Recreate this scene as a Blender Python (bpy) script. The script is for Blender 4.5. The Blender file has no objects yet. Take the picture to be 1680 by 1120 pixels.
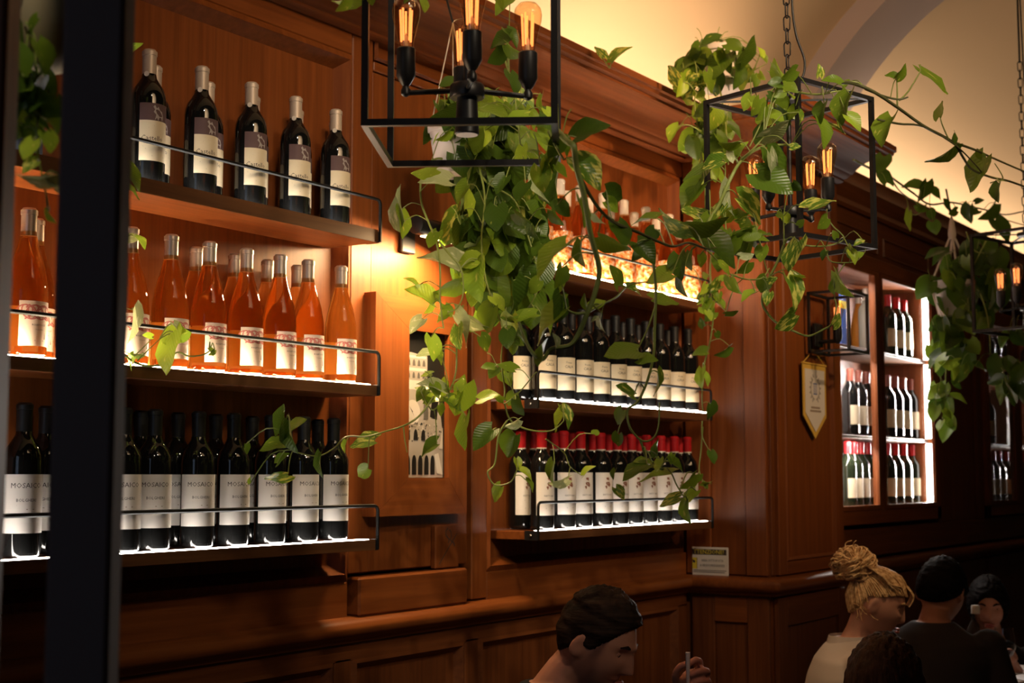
import bpy, bmesh, math, random
import numpy as np
from mathutils import Vector, Matrix, noise
random.seed(7)
PI = math.pi
scene = bpy.context.scene
COL = scene.collection

# ------------------------------------------------------------------ camera
YAW, PITCH, FPX, EYE = math.radians(33.9), math.radians(5.36), 2340.0, 1.5
FWD = Vector((math.cos(YAW)*math.cos(PITCH), math.sin(YAW)*math.cos(PITCH), math.sin(PITCH)))
RGT = Vector((math.sin(YAW), -math.cos(YAW), 0))
UPV = RGT.cross(FWD)
CAM = Vector((0, 0, EYE))
cd = bpy.data.cameras.new('camera'); cam = bpy.data.objects.new('camera', cd); COL.objects.link(cam)
cd.sensor_width = 36.0; cd.lens = 36.0*FPX/1680.0; cd.clip_start = 0.05; cd.clip_end = 60
cam.matrix_world = Matrix((( RGT.x, UPV.x, -FWD.x, 0), (RGT.y, UPV.y, -FWD.y, 0), (RGT.z, UPV.z, -FWD.z, EYE), (0, 0, 0, 1)))
cd.dof.use_dof = True; cd.dof.focus_distance = 3.1; cd.dof.aperture_fstop = 6.3
scene.camera = cam
# ------------------------------------------------------------------ world, exposure
scene.view_settings.view_transform = 'Standard'; scene.view_settings.look = 'None'
scene.view_settings.gamma = 1; scene.view_settings.use_curve_mapping = False
scene.view_settings.exposure = 0.12
w = bpy.data.worlds.new('room_dark'); scene.world = w; w.use_nodes = True
w.node_tree.nodes['Background'].inputs[0].default_value = (1.0, .62, .36, 1)
w.node_tree.nodes['Background'].inputs[1].default_value = 0.006
scene.cycles.max_bounces = 10; scene.cycles.transmission_bounces = 8; scene.cycles.transparent_max_bounces = 16
scene.cycles.sample_clamp_indirect = 3.0
scene.cycles.blur_glossy = 0.5

# ------------------------------------------------------------------ lights
def area(name, loc, target, sx, sy, power, color, spread=180):
    l = bpy.data.lights.new(name, 'AREA'); l.shape = 'RECTANGLE'; l.size = sx; l.size_y = sy
    l.energy = power; l.color = color; l.spread = math.radians(spread)
    o = bpy.data.objects.new(name, l); COL.objects.link(o); o.location = loc
    d = (Vector(target) - Vector(loc)); o.rotation_euler = d.to_track_quat('-Z', 'Y').to_euler(); return o
def spot(name, loc, target, power, color, angle, blend=.6, rad=.04):
    l = bpy.data.lights.new(name, 'SPOT'); l.energy = power; l.color = color
    l.spot_size = math.radians(angle); l.spot_blend = blend; l.shadow_soft_size = rad
    o = bpy.data.objects.new(name, l); COL.objects.link(o); o.location = loc
    d = (Vector(target) - Vector(loc)); o.rotation_euler = d.to_track_quat('-Z', 'Y').to_euler(); return o
WARM = (1.0, .66, .36); NEUT = (1.0, .84, .62); COOL = (.55, .72, 1.0)
area('cove_light', (3.2, 2.34, 2.83), (3.2, 2.50, 3.6), 4.0, .05, 7.5, (1.0, .76, .50))
area('cove_light', (8.3, 2.30, 2.86), (8.3, 2.46, 3.6), 4.4, .05, 17, (1.0, .74, .50))
spot('added_spot', (1.3, .2, 3.5), (2.7, 1.85, 2.25), 95, NEUT, 42, .95)  # unseen spots added overhead, this one to light the hanging pothos
spot('added_spot', (2.2, -.3, 3.6), (3.3, 1.5, 2.25), 105, NEUT, 36, .9)  # second added spot on the hanging foliage, no fixture modelled
spot('added_spot', (1.1, -.6, 3.3), (2.3, 1.35, 2.05), 70, NEUT, 30, 1.0)  # added to lift the slung vine out of the dark
spot('added_spot', (1.9, .5, 3.4), (2.85, 1.66, 1.2), 30, (1.0, .50, .34), 20, .8)  # added reddish spot to brighten the man's face, no lamp there
spot('added_spot', (3.7, .6, 3.4), (4.25, 1.5, 1.25), 64, WARM, 14, .8)  # added narrow spot to light the blonde hair
spot('added_spot', (.3, .3, 2.9), (1.06, 1.42, 2.05), 42, NEUT, 24, .9)  # added to brighten the foreground plant at upper left
spot('added_spot', (3.4, .3, 3.6), (4.5, 2.3, 2.80), 210, (1.0, .60, .32), 42, .9)  # added warm spot to brighten the cornice, source unseen
spot('added_spot', (4.2, -.4, 3.6), (5.08, 2.1, 2.0), 95, WARM, 28, .8)  # added warm spot to brighten the pier panelling
spot('added_spot', (2.0, -.7, 3.3), (3.15, 1.35, 2.28), 75, NEUT, 24, 1.0)  # added to brighten the leaves on the second pendant
area('room_glow', (2.6, -1.2, 3.8), (3.9, 2.4, 3.0), 3.0, 1.0, 14, WARM, 60)
area('street_window', (-1.6, 1.2, 1.9), (2.6, 2.3, 1.7), 1.0, 1.6, 3.5, COOL)

# ------------------------------------------------------------------ materials
def mat(name, base=(.8, .8, .8), rough=.5, metal=0.0, spec=.5, emit=None, estr=0.0, trans=0.0, ior=1.45):
    m = bpy.data.materials.new(name); m.use_nodes = True
    b = m.node_tree.nodes['Principled BSDF']
    b.inputs['Base Color'].default_value = (*base, 1); b.inputs['Roughness'].default_value = rough
    b.inputs['Metallic'].default_value = metal; b.inputs['Specular IOR Level'].default_value = spec
    b.inputs['Transmission Weight'].default_value = trans; b.inputs['IOR'].default_value = ior
    if emit: b.inputs['Emission Color'].default_value = (*emit, 1); b.inputs['Emission Strength'].default_value = estr
    return m
def nodes(m): return m.node_tree.nodes, m.node_tree.links, m.node_tree.nodes['Principled BSDF']
def ramp(N, stops):
    r = N.new('ShaderNodeValToRGB'); e = r.color_ramp.elements
    while len(e) < len(stops): e.new(.5)
    for i, (p, c) in enumerate(stops): e[i].position = p; e[i].color = (*c, 1)
    return r
def wood(name, scale, light, dark, rough=.44):
    m = mat(name, light, rough, spec=.32); N, L, b = nodes(m)
    tc = N.new('ShaderNodeTexCoord'); oi = N.new('ShaderNodeObjectInfo')
    ad = N.new('ShaderNodeVectorMath'); ad.operation = 'ADD'
    sc = N.new('ShaderNodeVectorMath'); sc.operation = 'SCALE'; sc.inputs['Scale'].default_value = 7.0
    cx = N.new('ShaderNodeCombineXYZ')
    for k in range(3): L.new(oi.outputs['Random'], cx.inputs[k])
    L.new(cx.outputs[0], sc.inputs[0]); L.new(tc.outputs['Object'], ad.inputs[0]); L.new(sc.outputs[0], ad.inputs[1])
    mp = N.new('ShaderNodeMapping'); mp.inputs['Scale'].default_value = scale; L.new(ad.outputs[0], mp.inputs[0])
    n1 = N.new('ShaderNodeTexNoise'); n1.inputs['Scale'].default_value = 1.0; n1.inputs['Detail'].default_value = 5; n1.inputs['Roughness'].default_value = .65; n1.inputs['Distortion'].default_value = .6
    L.new(mp.outputs[0], n1.inputs[0])
    mp2 = N.new('ShaderNodeMapping'); mp2.inputs['Scale'].default_value = [s*.22 for s in scale]; L.new(ad.outputs[0], mp2.inputs[0])
    n2 = N.new('ShaderNodeTexNoise'); n2.inputs['Detail'].default_value = 2; L.new(mp2.outputs[0], n2.inputs[0])
    mx = N.new('ShaderNodeMath'); mx.operation = 'MULTIPLY_ADD'; mx.inputs[1].default_value = .55
    hf = N.new('ShaderNodeMath'); hf.operation = 'MULTIPLY'; hf.inputs[1].default_value = .45
    L.new(n2.outputs[0], hf.inputs[0]); L.new(n1.outputs[0], mx.inputs[0]); L.new(hf.outputs[0], mx.inputs[2])
    r = ramp(N, [(.34, dark), (.52, tuple((a+c)/2 for a, c in zip(light, dark))), (.68, light)])
    L.new(mx.outputs[0], r.inputs[0]); L.new(r.outputs[0], b.inputs['Base Color'])
    bp = N.new('ShaderNodeBump'); bp.inputs['Strength'].default_value = .12; bp.inputs['Distance'].default_value = .004
    L.new(n1.outputs[0], bp.inputs['Height']); L.new(bp.outputs[0], b.inputs['Normal'])
    return m
LT, DK = (.225, .064, .0135), (.135, .034, .007)
W_V = wood('oak_vertical', (55, 55, 2.2), LT, DK)
W_H = wood('oak_horizontal', (2.2, 55, 55), LT, DK)
W_Y = wood('oak_depth', (55, 2.2, 55), LT, DK)
W_C = wood('cornice_oak', (2.2, 55, 55), LT, DK, .72)
W_D = wood('shelf_oak', (2.2, 60, 60), (.15, .060, .022), (.085, .033, .012), .5)
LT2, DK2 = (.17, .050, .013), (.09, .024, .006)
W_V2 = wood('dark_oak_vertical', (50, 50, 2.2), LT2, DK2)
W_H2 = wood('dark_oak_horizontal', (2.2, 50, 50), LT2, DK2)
PLASTER = mat('cream_plaster', (.72, .55, .36), .85, spec=.2)
N, L, b = nodes(PLASTER)
n1 = N.new('ShaderNodeTexNoise'); n1.inputs['Scale'].default_value = 1.3; n1.inputs['Detail'].default_value = 3
r = ramp(N, [(.3, (.66, .49, .31)), (.7, (.76, .59, .40))]); L.new(n1.outputs[0], r.inputs[0]); L.new(r.outputs[0], b.inputs['Base Color'])
RIB = mat('lilac_plaster', (.56, .47, .46), .85, spec=.2)
BLACK = mat('black_metal', (.012, .011, .012), .38, spec=.5)
POSTM = mat('dark_post_paint', (.10, .068, .062), .75)
RAILM = mat('matt_black_rail', (.005, .005, .005), .55, spec=.25)
STEEL = mat('steel', (.55, .55, .56), .3, 1.0)
LED = mat('led_strip', (1, 1, 1), emit=(1.0, .93, .84), estr=26)
LEDC = mat('cabinet_led', (1, 1, 1), emit=(1.0, .93, .88), estr=14)
LEDW = mat('warm_led', (1, 1, 1), emit=(1.0, .78, .50), estr=95)
FIL = mat('filament', (1, .5, .1), emit=(1.0, .34, .11), estr=1.7)
FILD = mat('dim_filament', (1, .5, .1), emit=(1.0, .33, .12), estr=1.6)
LEDB = mat('rear_warm_led', (1, 1, 1), emit=(1.0, .74, .42), estr=150)
LENS = mat('lamp_lens', (.75, .62, .55), .35, emit=(1, .8, .65), estr=.12)
DGLASS = mat('dark_bottle_glass', (.006, .006, .006), .06, spec=.6)
GREENG = mat('green_bottle_glass', (.012, .016, .008), .06, spec=.6)
def rose_glass(name, col, dif):
    m = mat(name, col, .02, trans=1.0, ior=1.30); N, L, b = nodes(m)
    o = N['Material Output']; mx = N.new('ShaderNodeMixShader'); mx.inputs[0].default_value = .09
    t = N.new('ShaderNodeBsdfTranslucent'); t.inputs[0].default_value = (*dif, 1)
    L.new(b.outputs[0], mx.inputs[1]); L.new(t.outputs[0], mx.inputs[2]); L.new(mx.outputs[0], o.inputs[0]); return m
ROSE = rose_glass('rose_wine_glass', (1.0, .60, .24), (.98, .40, .09))
def speckle(name):
    m = mat(name, (1, .6, .3), .25); N, L, b = nodes(m)
    tc = N.new('ShaderNodeTexCoord'); n1 = N.new('ShaderNodeTexNoise'); n1.inputs['Scale'].default_value = 75; n1.inputs['Detail'].default_value = 2
    L.new(tc.outputs['Object'], n1.inputs[0])
    r = ramp(N, [(.36, (.55, .10, .03)), (.43, (.95, .32, .07)), (.52, (.98, .55, .22)), (.60, (1, .86, .70))]); r.color_ramp.interpolation = 'LINEAR'
    L.new(n1.outputs[0], r.inputs[0]); L.new(r.outputs[0], b.inputs['Base Color'])
    o = N['Material Output']; mx = N.new('ShaderNodeMixShader'); mx.inputs[0].default_value = .5
    t = N.new('ShaderNodeBsdfTranslucent'); L.new(r.outputs[0], t.inputs[0])
    L.new(b.outputs[0], mx.inputs[1]); L.new(t.outputs[0], mx.inputs[2]); L.new(mx.outputs[0], o.inputs[0]); return m
SPECK = speckle('confetti_wrap')
FOILG = mat('silver_foil', (.62, .52, .46), .32, .7)
FOILB = mat('beige_foil', (.52, .42, .34), .42, .2)
FOILK = mat('black_foil', (.010, .010, .011), .4)
FOILR = mat('red_foil', (.42, .012, .016), .32)
FOILW = mat('white_foil', (.75, .66, .58), .4)
def paper(name, col, tr=.25):
    m = mat(name, col, .7, spec=.2); N, L, b = nodes(m); o = N['Material Output']
    mx = N.new('ShaderNodeMixShader'); mx.inputs[0].default_value = tr
    t = N.new('ShaderNodeBsdfTranslucent'); t.inputs[0].default_value = (*col, 1)
    L.new(b.outputs[0], mx.inputs[1]); L.new(t.outputs[0], mx.inputs[2]); L.new(mx.outputs[0], o.inputs[0]); return m
PCREAM = paper('cream_paper', (.78, .66, .46), .1)
PWHITE = paper('white_paper', (.80, .74, .68), .1)
PROSE = paper('rose_label_paper', (.86, .76, .66), .2)
PBACK = paper('back_label_paper', (.86, .70, .36), .6)
PGREY = mat('grey_label_paper', (.24, .23, .24), .8)
PPLUM = mat('plum_paper', (.10, .055, .055), .7)
INK = mat('ink', (.05, .035, .03), .8)
INKF = mat('faded_ink', (.34, .26, .20), .8)
INKP = mat('pink_ink', (.62, .20, .18), .7)
INKB = mat('brown_ink', (.22, .08, .045), .8)
INKS = mat('silver_ink', (.38, .34, .33), .5)
YEL = mat('yellow_print', (.70, .56, .05), .7)
BLUE = mat('blue_print', (.05, .10, .34), .6)
GOLD = mat('gold_fringe', (.72, .45, .08), .5)
CERAM = mat('white_pot', (.66, .58, .54), .45)
STRING = mat('cotton_cord', (.62, .50, .40), .9)
STEM = mat('vine_stem', (.20, .24, .055), .5)
STEMD = mat('dark_vine_stem', (.075, .075, .025), .6)
SOIL = mat('soil', (.03, .018, .01), .95)
def thin_glass(name, tint, g=.04):
    m = bpy.data.materials.new(name); m.use_nodes = True; N = m.node_tree.nodes; L = m.node_tree.links
    N.remove(N['Principled BSDF']); o = N['Material Output']
    t = N.new('ShaderNodeBsdfTransparent'); t.inputs[0].default_value = (*tint, 1)
    gl = N.new('ShaderNodeBsdfGlossy'); gl.inputs['Roughness'].default_value = .03
    lw = N.new('ShaderNodeLayerWeight'); lw.inputs[0].default_value = .5
    pw = N.new('ShaderNodeMath'); pw.operation = 'POWER'; pw.inputs[1].default_value = 4; L.new(lw.outputs['Facing'], pw.inputs[0])
    fr = N.new('ShaderNodeMath'); fr.operation = 'MULTIPLY_ADD'; fr.inputs[1].default_value = .75; fr.inputs[2].default_value = g; L.new(pw.outputs[0], fr.inputs[0])
    mx = N.new('ShaderNodeMixShader'); L.new(fr.outputs[0], mx.inputs[0]); L.new(t.outputs[0], mx.inputs[1]); L.new(gl.outputs[0], mx.inputs[2])
    L.new(mx.outputs[0], o.inputs[0]); return m
PANE = thin_glass('clear_pane', (.96, .97, .96))
BULB = thin_glass('amber_bulb_glass', (.97, .80, .60), .09)
WGLASS = thin_glass('wine_glass', (.93, .93, .93))
SKIN = mat('skin', (.50, .22, .14), .5, spec=.35)
SKINP = mat('fair_skin', (.56, .27, .18), .5, spec=.35)
LIP = mat('lips', (.36, .09, .075), .45)
SCLERA = mat('eye_white', (.6, .55, .5), .3)
PUPIL = mat('dark_iris', (.02, .012, .008), .2)
def hairmat(name, c1, c2, sc=(14, 14, 90)):
    m = mat(name, c1, .6, spec=.22 if c2[0] > .06 else .06); N, L, b = nodes(m)
    tc = N.new('ShaderNodeTexCoord'); mp = N.new('ShaderNodeMapping'); mp.inputs['Scale'].default_value = sc
    n1 = N.new('ShaderNodeTexNoise'); n1.inputs['Scale'].default_value = 1; n1.inputs['Detail'].default_value = 4
    L.new(tc.outputs['Object'], mp.inputs[0]); L.new(mp.outputs[0], n1.inputs[0])
    r = ramp(N, [(.35, c1), (.65, c2)]); L.new(n1.outputs[0], r.inputs[0]); L.new(r.outputs[0], b.inputs['Base Color'])
    bp = N.new('ShaderNodeBump'); bp.inputs['Strength'].default_value = .6; bp.inputs['Distance'].default_value = .006
    L.new(n1.outputs[0], bp.inputs['Height']); L.new(bp.outputs[0], b.inputs['Normal']); return m
H_DARK = hairmat('dark_brown_hair', (.010, .006, .004), (.035, .02, .013))
H_BLOND = hairmat('blonde_hair', (.42, .22, .08), (.80, .54, .27), (90, 90, 90))
H_BROWN = hairmat('brown_hair', (.035, .014, .007), (.085, .036, .018), (130, 130, 12))
H_BLACK = hairmat('black_hair', (.004, .003, .003), (.010, .007, .006))
CL_BLACK = mat('black_cotton', (.008, .008, .009), .9, spec=.2)
CL_WHITE = mat('white_blouse', (.62, .52, .45), .85, spec=.2)
CL_GREY = mat('charcoal_knit', (.035, .028, .026), .9, spec=.2)
CL_DARK = mat('dark_top', (.012, .010, .010), .9, spec=.2)
LINEN = mat('white_linen', (.6, .52, .44), .9, spec=.2)
WINE = mat('red_wine', (.05, .004, .006), .1)
FLOORM = wood('floor_boards', (2, 30, 30), (.10, .05, .025), (.05, .024, .012), .5)
def leafmat(name, c_dark, c_light, vari, vcol=(.62, .60, .12)):
    m = mat(name, c_light, .32, spec=.45); N, L, b = nodes(m); o = N['Material Output']
    oi = N.new('ShaderNodeObjectInfo'); tc = N.new('ShaderNodeTexCoord')
    mpx = N.new('ShaderNodeMix'); mpx.data_type = 'RGBA'; mpx.inputs[6].default_value = (*c_dark, 1); mpx.inputs[7].default_value = (*c_light, 1)
    L.new(oi.outputs['Random'], mpx.inputs[0])
    cx = N.new('ShaderNodeCombineXYZ'); L.new(oi.outputs['Random'], cx.inputs[2])
    sc = N.new('ShaderNodeVectorMath'); sc.operation = 'SCALE'; sc.inputs['Scale'].default_value = 40; L.new(cx.outputs[0], sc.inputs[0])
    mp = N.new('ShaderNodeMapping'); mp.inputs['Scale'].default_value = (9, 2.6, 1); L.new(tc.outputs['Object'], mp.inputs[0])
    ad = N.new('ShaderNodeVectorMath'); ad.operation = 'ADD'; L.new(mp.outputs[0], ad.inputs[0]); L.new(sc.outputs[0], ad.inputs[1])
    n1 = N.new('ShaderNodeTexNoise'); n1.inputs['Scale'].default_value = 1; n1.inputs['Detail'].default_value = 3; L.new(ad.outputs[0], n1.inputs[0])
    r = ramp(N, [(.62-vari, (0, 0, 0)), (.72-vari, (1, 1, 1))]); L.new(n1.outputs[0], r.inputs[0])
    mv = N.new('ShaderNodeMix'); mv.data_type = 'RGBA'; L.new(r.outputs[0], mv.inputs[0]); L.new(mpx.outputs[2], mv.inputs[6]); mv.inputs[7].default_value = (*vcol, 1)
    # paler underside of the leaf blade
    ge = N.new('ShaderNodeNewGeometry'); mu = N.new('ShaderNodeMix'); mu.data_type = 'RGBA'
    L.new(ge.outputs['Backfacing'], mu.inputs[0]); L.new(mv.outputs[2], mu.inputs[6])
    un = N.new('ShaderNodeMix'); un.data_type = 'RGBA'; un.inputs[0].default_value = .45; L.new(mv.outputs[2], un.inputs[6]); un.inputs[7].default_value = (.42, .47, .25, 1)
    L.new(un.outputs[2], mu.inputs[7]); L.new(mu.outputs[2], b.inputs['Base Color'])
    # side veins as fine relief
    sx = N.new('ShaderNodeSeparateXYZ'); L.new(tc.outputs['Object'], sx.inputs[0])
    ab = N.new('ShaderNodeMath'); ab.operation = 'ABSOLUTE'; L.new(sx.outputs[0], ab.inputs[0])
    su = N.new('ShaderNodeMath'); su.operation = 'SUBTRACT'; L.new(sx.outputs[1], su.inputs[0]); L.new(ab.outputs[0], su.inputs[1])
    ml = N.new('ShaderNodeMath'); ml.operation = 'MULTIPLY'; ml.inputs[1].default_value = 52; L.new(su.outputs[0], ml.inputs[0])
    si = N.new('ShaderNodeMath'); si.operation = 'SINE'; L.new(ml.outputs[0], si.inputs[0])
    bp = N.new('ShaderNodeBump'); bp.inputs['Strength'].default_value = .12; bp.inputs['Distance'].default_value = .02
    L.new(si.outputs[0], bp.inputs['Height']); L.new(bp.outputs[0], b.inputs['Normal'])
    mx = N.new('ShaderNodeMixShader'); mx.inputs[0].default_value = .36
    t = N.new('ShaderNodeBsdfTranslucent'); L.new(mv.outputs[2], t.inputs[0])
    L.new(b.outputs[0], mx.inputs[1]); L.new(t.outputs[0], mx.inputs[2]); L.new(mx.outputs[0], o.inputs[0]); return m
LEAFM = {'d': leafmat('leaf_deep_green', (.042, .085, .009), (.088, .155, .013), -.12),
         'g': leafmat('leaf_mid_green', (.105, .18, .013), (.20, .29, .020), -.05),
         'l': leafmat('leaf_lime', (.24, .38, .028), (.36, .47, .035), .0),
         'v': leafmat('leaf_variegated', (.09, .18, .016), (.18, .30, .024), .12),
         'p': leafmat('leaf_pale_grey_green', (.24, .30, .13), (.34, .38, .18), .05, (.6, .6, .4))}

# ------------------------------------------------------------------ helpers
def at(px, py, Y):
    d = FWD + RGT*((px-840)/FPX) - UPV*((py-560)/FPX); return CAM + d*(Y/d.y)
def atD(px, py, D):
    return CAM + (FWD + RGT*((px-840)/FPX) - UPV*((py-560)/FPX))*D
def tag(o, label=None, cat=None, group=None, kind=None):
    if label: o['label'] = label
    if cat: o['category'] = cat
    if group: o['group'] = group
    if kind: o['kind'] = kind
    return o
def empty(name, loc=(0, 0, 0), rz=0, **k):
    o = bpy.data.objects.new(name, None); COL.objects.link(o); o.location = loc; o.rotation_euler = (0, 0, rz); o.empty_display_size = .05
    return tag(o, **k)
class MB:
    def __init__(s): s.v = []; s.f = []; s.m = []
    def add(s, v, f, m=0):
        n = len(s.v); s.v += [tuple(p) for p in v]; s.f += [tuple(i+n for i in q) for q in f]; s.m += [m]*len(f); return s
    def box(s, x0, x1, y0, y1, z0, z1, m=0, bev=0.0):
        b = bev
        if b <= 0:
            v = [(x, y, z) for z in (z0, z1) for y in (y0, y1) for x in (x0, x1)]
            return s.add(v, [(0, 2, 3, 1), (4, 5, 7, 6), (0, 1, 5, 4), (2, 6, 7, 3), (0, 4, 6, 2), (1, 3, 7, 5)], m)
        bm = bmesh.new(); bmesh.ops.create_cube(bm, size=1)
        for p in bm.verts: p.co = Vector(((x0+x1)/2+p.co.x*(x1-x0), (y0+y1)/2+p.co.y*(y1-y0), (z0+z1)/2+p.co.z*(z1-z0)))
        bmesh.ops.bevel(bm, geom=bm.edges[:], offset=b, segments=1, affect='EDGES')
        bm.verts.index_update(); s.add([p.co[:] for p in bm.verts], [[q.index for q in f.verts] for f in bm.faces], m); bm.free(); return s
    def tube(s, pts, r, n=8, m=0, cap=True):
        pts = [Vector(p) for p in pts]; k = len(pts); rs = r if isinstance(r, (list, tuple)) else [r]*k
        v = []; up = None
        for i, p in enumerate(pts):
            d = (pts[min(i+1, k-1)] - pts[max(i-1, 0)])
            if d.length < 1e-9: d = Vector((0, 0, 1))
            d.normalize()
            if up is None: up = d.orthogonal().normalized()
            up = (up - d*up.dot(d)); up = up.normalized() if up.length > 1e-6 else d.orthogonal().normalized()
            q = d.cross(up)
            for j in range(n):
                a = 2*PI*j/n; v.append(p + (up*math.cos(a) + q*math.sin(a))*rs[i])
        f = [(i*n+j, i*n+(j+1) % n, (i+1)*n+(j+1) % n, (i+1)*n+j) for i in range(k-1) for j in range(n)]
        if cap: f += [tuple(range(n))[::-1], tuple((k-1)*n+j for j in range(n))]
        return s.add(v, f, m)
    def bar(s, a, b, w_, m=0, h=None):
        a = Vector(a); b = Vector(b); d = (b-a).normalized(); h = h or w_
        u = Vector((0, 0, 1)) if abs(d.z) < .9 else Vector((1, 0, 0))
        x = d.cross(u).normalized()*w_/2; y = x.cross(d).normalized()*h/2
        v = [p + q for p in (a, b) for q in (-x-y, x-y, x+y, -x+y)]
        return s.add(v, [(3, 2, 1, 0), (4, 5, 6, 7), (0, 1, 5, 4), (1, 2, 6, 5), (2, 3, 7, 6), (3, 0, 4, 7)], m)
    def lathe(s, prof, n=24, c=(0, 0, 0), m=0, capb=True, capt=True):
        v = [(c[0]+r*math.cos(2*PI*j/n), c[1]+r*math.sin(2*PI*j/n), c[2]+z) for r, z in prof for j in range(n)]; k = len(prof)
        f = [(i*n+j, i*n+(j+1) % n, (i+1)*n+(j+1) % n, (i+1)*n+j) for i in range(k-1) for j in range(n)]
        if capb: f.append(tuple(range(n))[::-1])
        if capt: f.append(tuple((k-1)*n+j for j in range(n)))
        return s.add(v, f, m)
    def build(s, name, mats, parent=None, smooth=None, **k):
        me = bpy.data.meshes.new(name); me.from_pydata(s.v, [], s.f)
        for q in (mats if isinstance(mats, (list, tuple)) else [mats]): me.materials.append(q)
        if any(s.m): me.polygons.foreach_set('material_index', s.m)
        me.validate()
        if smooth:
            me.polygons.foreach_set('use_smooth', [True]*len(me.polygons)); me.set_sharp_from_angle(angle=math.radians(smooth))
        me.update(); o = bpy.data.objects.new(name, me); COL.objects.link(o)
        if parent: o.parent = parent
        return tag(o, **k)
def copy_tree(o, parent=None):
    c = o.copy(); COL.objects.link(c)
    if parent: c.parent = parent
    for ch in list(o.children): copy_tree(ch, c)
    return c
def catmull(pts, n=5):
    P = [Vector(p) for p in pts]; out = []
    for i in range(len(P)-1):
        a, b_, c, d = P[max(i-1, 0)], P[i], P[i+1], P[min(i+2, len(P)-1)]
        for k in range(n):
            t = k/n; out.append(.5*((2*b_) + (c-a)*t + (2*a-5*b_+4*c-d)*t*t + (3*b_-a-3*c+d)*t**3))
    out.append(P[-1]); return out
_tc = {}
def text_polys(s, size):
    key = (s, size)
    if key not in _tc:
        cu = bpy.data.curves.new('t', 'FONT'); cu.body = s; cu.size = size; cu.align_x = 'CENTER'; cu.align_y = 'CENTER'; cu.resolution_u = 1
        o = bpy.data.objects.new('t', cu); me = bpy.data.meshes.new_from_object(o)
        _tc[key] = ([v.co[:] for v in me.vertices], [tuple(p.vertices) for p in me.polygons])
        bpy.data.objects.remove(o); bpy.data.curves.remove(cu); bpy.data.meshes.remove(me)
    return _tc[key]
ORD = ['', 'first', 'second', 'third', 'fourth', 'fifth', 'sixth', 'seventh', 'eighth', 'ninth', 'tenth', 'eleventh', 'twelfth', 'thirteenth', 'fourteenth', 'fifteenth']
def sweep(path, prof, name, mats, parent=None, smooth=None, **k):
    """profile (depth out of the wall, z) swept along a plan path with mitred corners; room is on the right of travel"""
    n = len(path); mb = MB(); v = []
    for i, (x, y) in enumerate(path):
        ds = []
        if i > 0: a = Vector((x-path[i-1][0], y-path[i-1][1])).normalized(); ds.append(Vector((a.y, -a.x)))
        if i < n-1: a = Vector((path[i+1][0]-x, path[i+1][1]-y)).normalized(); ds.append(Vector((a.y, -a.x)))
        off = ds[0] if len(ds) == 1 else (ds[0]+ds[1])/(1+ds[0].dot(ds[1]))
        for d, z in prof: v.append((x+off.x*d, y+off.y*d, z))
    k_ = len(prof)
    f = [(i*k_+j, i*k_+(j+1) % k_, (i+1)*k_+(j+1) % k_, (i+1)*k_+j) for i in range(n-1) for j in range(k_)]
    f += [tuple(range(k_)), tuple((n-1)*k_+j for j in range(k_))[::-1]]
    mb.add(v, f); return mb.build(name, mats, parent, smooth, **k)
def panel_frame(x0, x1, z0, z1, w_, y0, y1, name, mats, parent):
    """four mitred moulding bars round a panel: outer edge proud at y0, inner edge sunk at y1"""
    mb = MB(); o = [(x0, z0), (x1, z0), (x1, z1), (x0, z1)]; m_ = w_*.45
    i1 = [(x0+m_, z0+m_), (x1-m_, z0+m_), (x1-m_, z1-m_), (x0+m_, z1-m_)]
    i2 = [(x0+w_, z0+w_), (x1-w_, z0+w_), (x1-w_, z1-w_), (x0+w_, z1-w_)]
    v = [(x, y0+.004, z) for x, z in o] + [(x, y0-.006, z) for x, z in i1] + [(x, y1, z) for x, z in i2]
    f = []
    for a in (0, 4):
        for q in range(4): f.append((a+q, a+(q+1) % 4, a+4+(q+1) % 4, a+4+q))
    return mb.add(v, f).build(name, mats, parent)
WALL_Y, PIER_X, PIER_Y, PIER_R, FAR_Y = 2.44, 4.79, 2.095, 5.49, 2.2

# ================================================================== SETTING
MB().box(-3, 13, -4, 3, -.1, 0).build('floor', FLOORM, kind='structure')
def piece(name, x0, x1, y0, y1, z0, z1, m, parent, bev=.003, **k):
    return MB().box(x0, x1, y0, y1, z0, z1, 0, bev).build(name, m, parent, **k)
wall = MB().box(.2, PIER_X+.06, 2.497, 2.56, 0, 2.80).build('wall_back', W_V, kind='structure')
# left bottle alcove: sunk panel, moulding, stiles and rails
piece('panel', .9, 2.835, 2.475, 2.497, 1.24, 2.60, W_V, wall)
panel_frame(.88, 2.87, 1.225, 2.625, .045, 2.44, 2.476, 'moulding', W_V, wall)
piece('stile', 2.866, 2.952, 2.44, 2.497, 1.245, 2.69, W_V, wall)
piece('panel', 2.955, 3.405, 2.446, 2.497, 1.245, 2.60, W_V, wall)
piece('stile', 3.418, 3.495, 2.438, 2.497, 1.14, 2.69, W_V, wall)
piece('rail', .9, 2.864, 2.44, 2.497, 2.622, 2.69, W_H, wall)
piece('rail', 2.955, 3.416, 2.44, 2.497, 2.602, 2.628, W_H, wall)
piece('panel', 2.955, 3.416, 2.449, 2.497, 2.63, 2.70, W_H, wall)
# frieze of long low panels under the cornice
for x0, x1 in ((.9, 2.84), (2.95, 3.40), (3.52, 4.74)):
    piece('rail', x0, x1, 2.446, 2.497, 2.692, 2.71, W_H, wall)
panel_frame(2.955, 3.405, 2.632, 2.686, .012, 2.436, 2.45, 'moulding', W_H, wall)
# right bottle alcove
piece('panel', 3.52, 4.745, 2.475, 2.497, 1.235, 2.60, W_V, wall)
panel_frame(3.49, 4.775, 1.215, 2.625, .04, 2.44, 2.476, 'moulding', W_V, wall)
piece('rail', 3.5, 4.79, 2.44, 2.497, 2.625, 2.69, W_H, wall)
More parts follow.
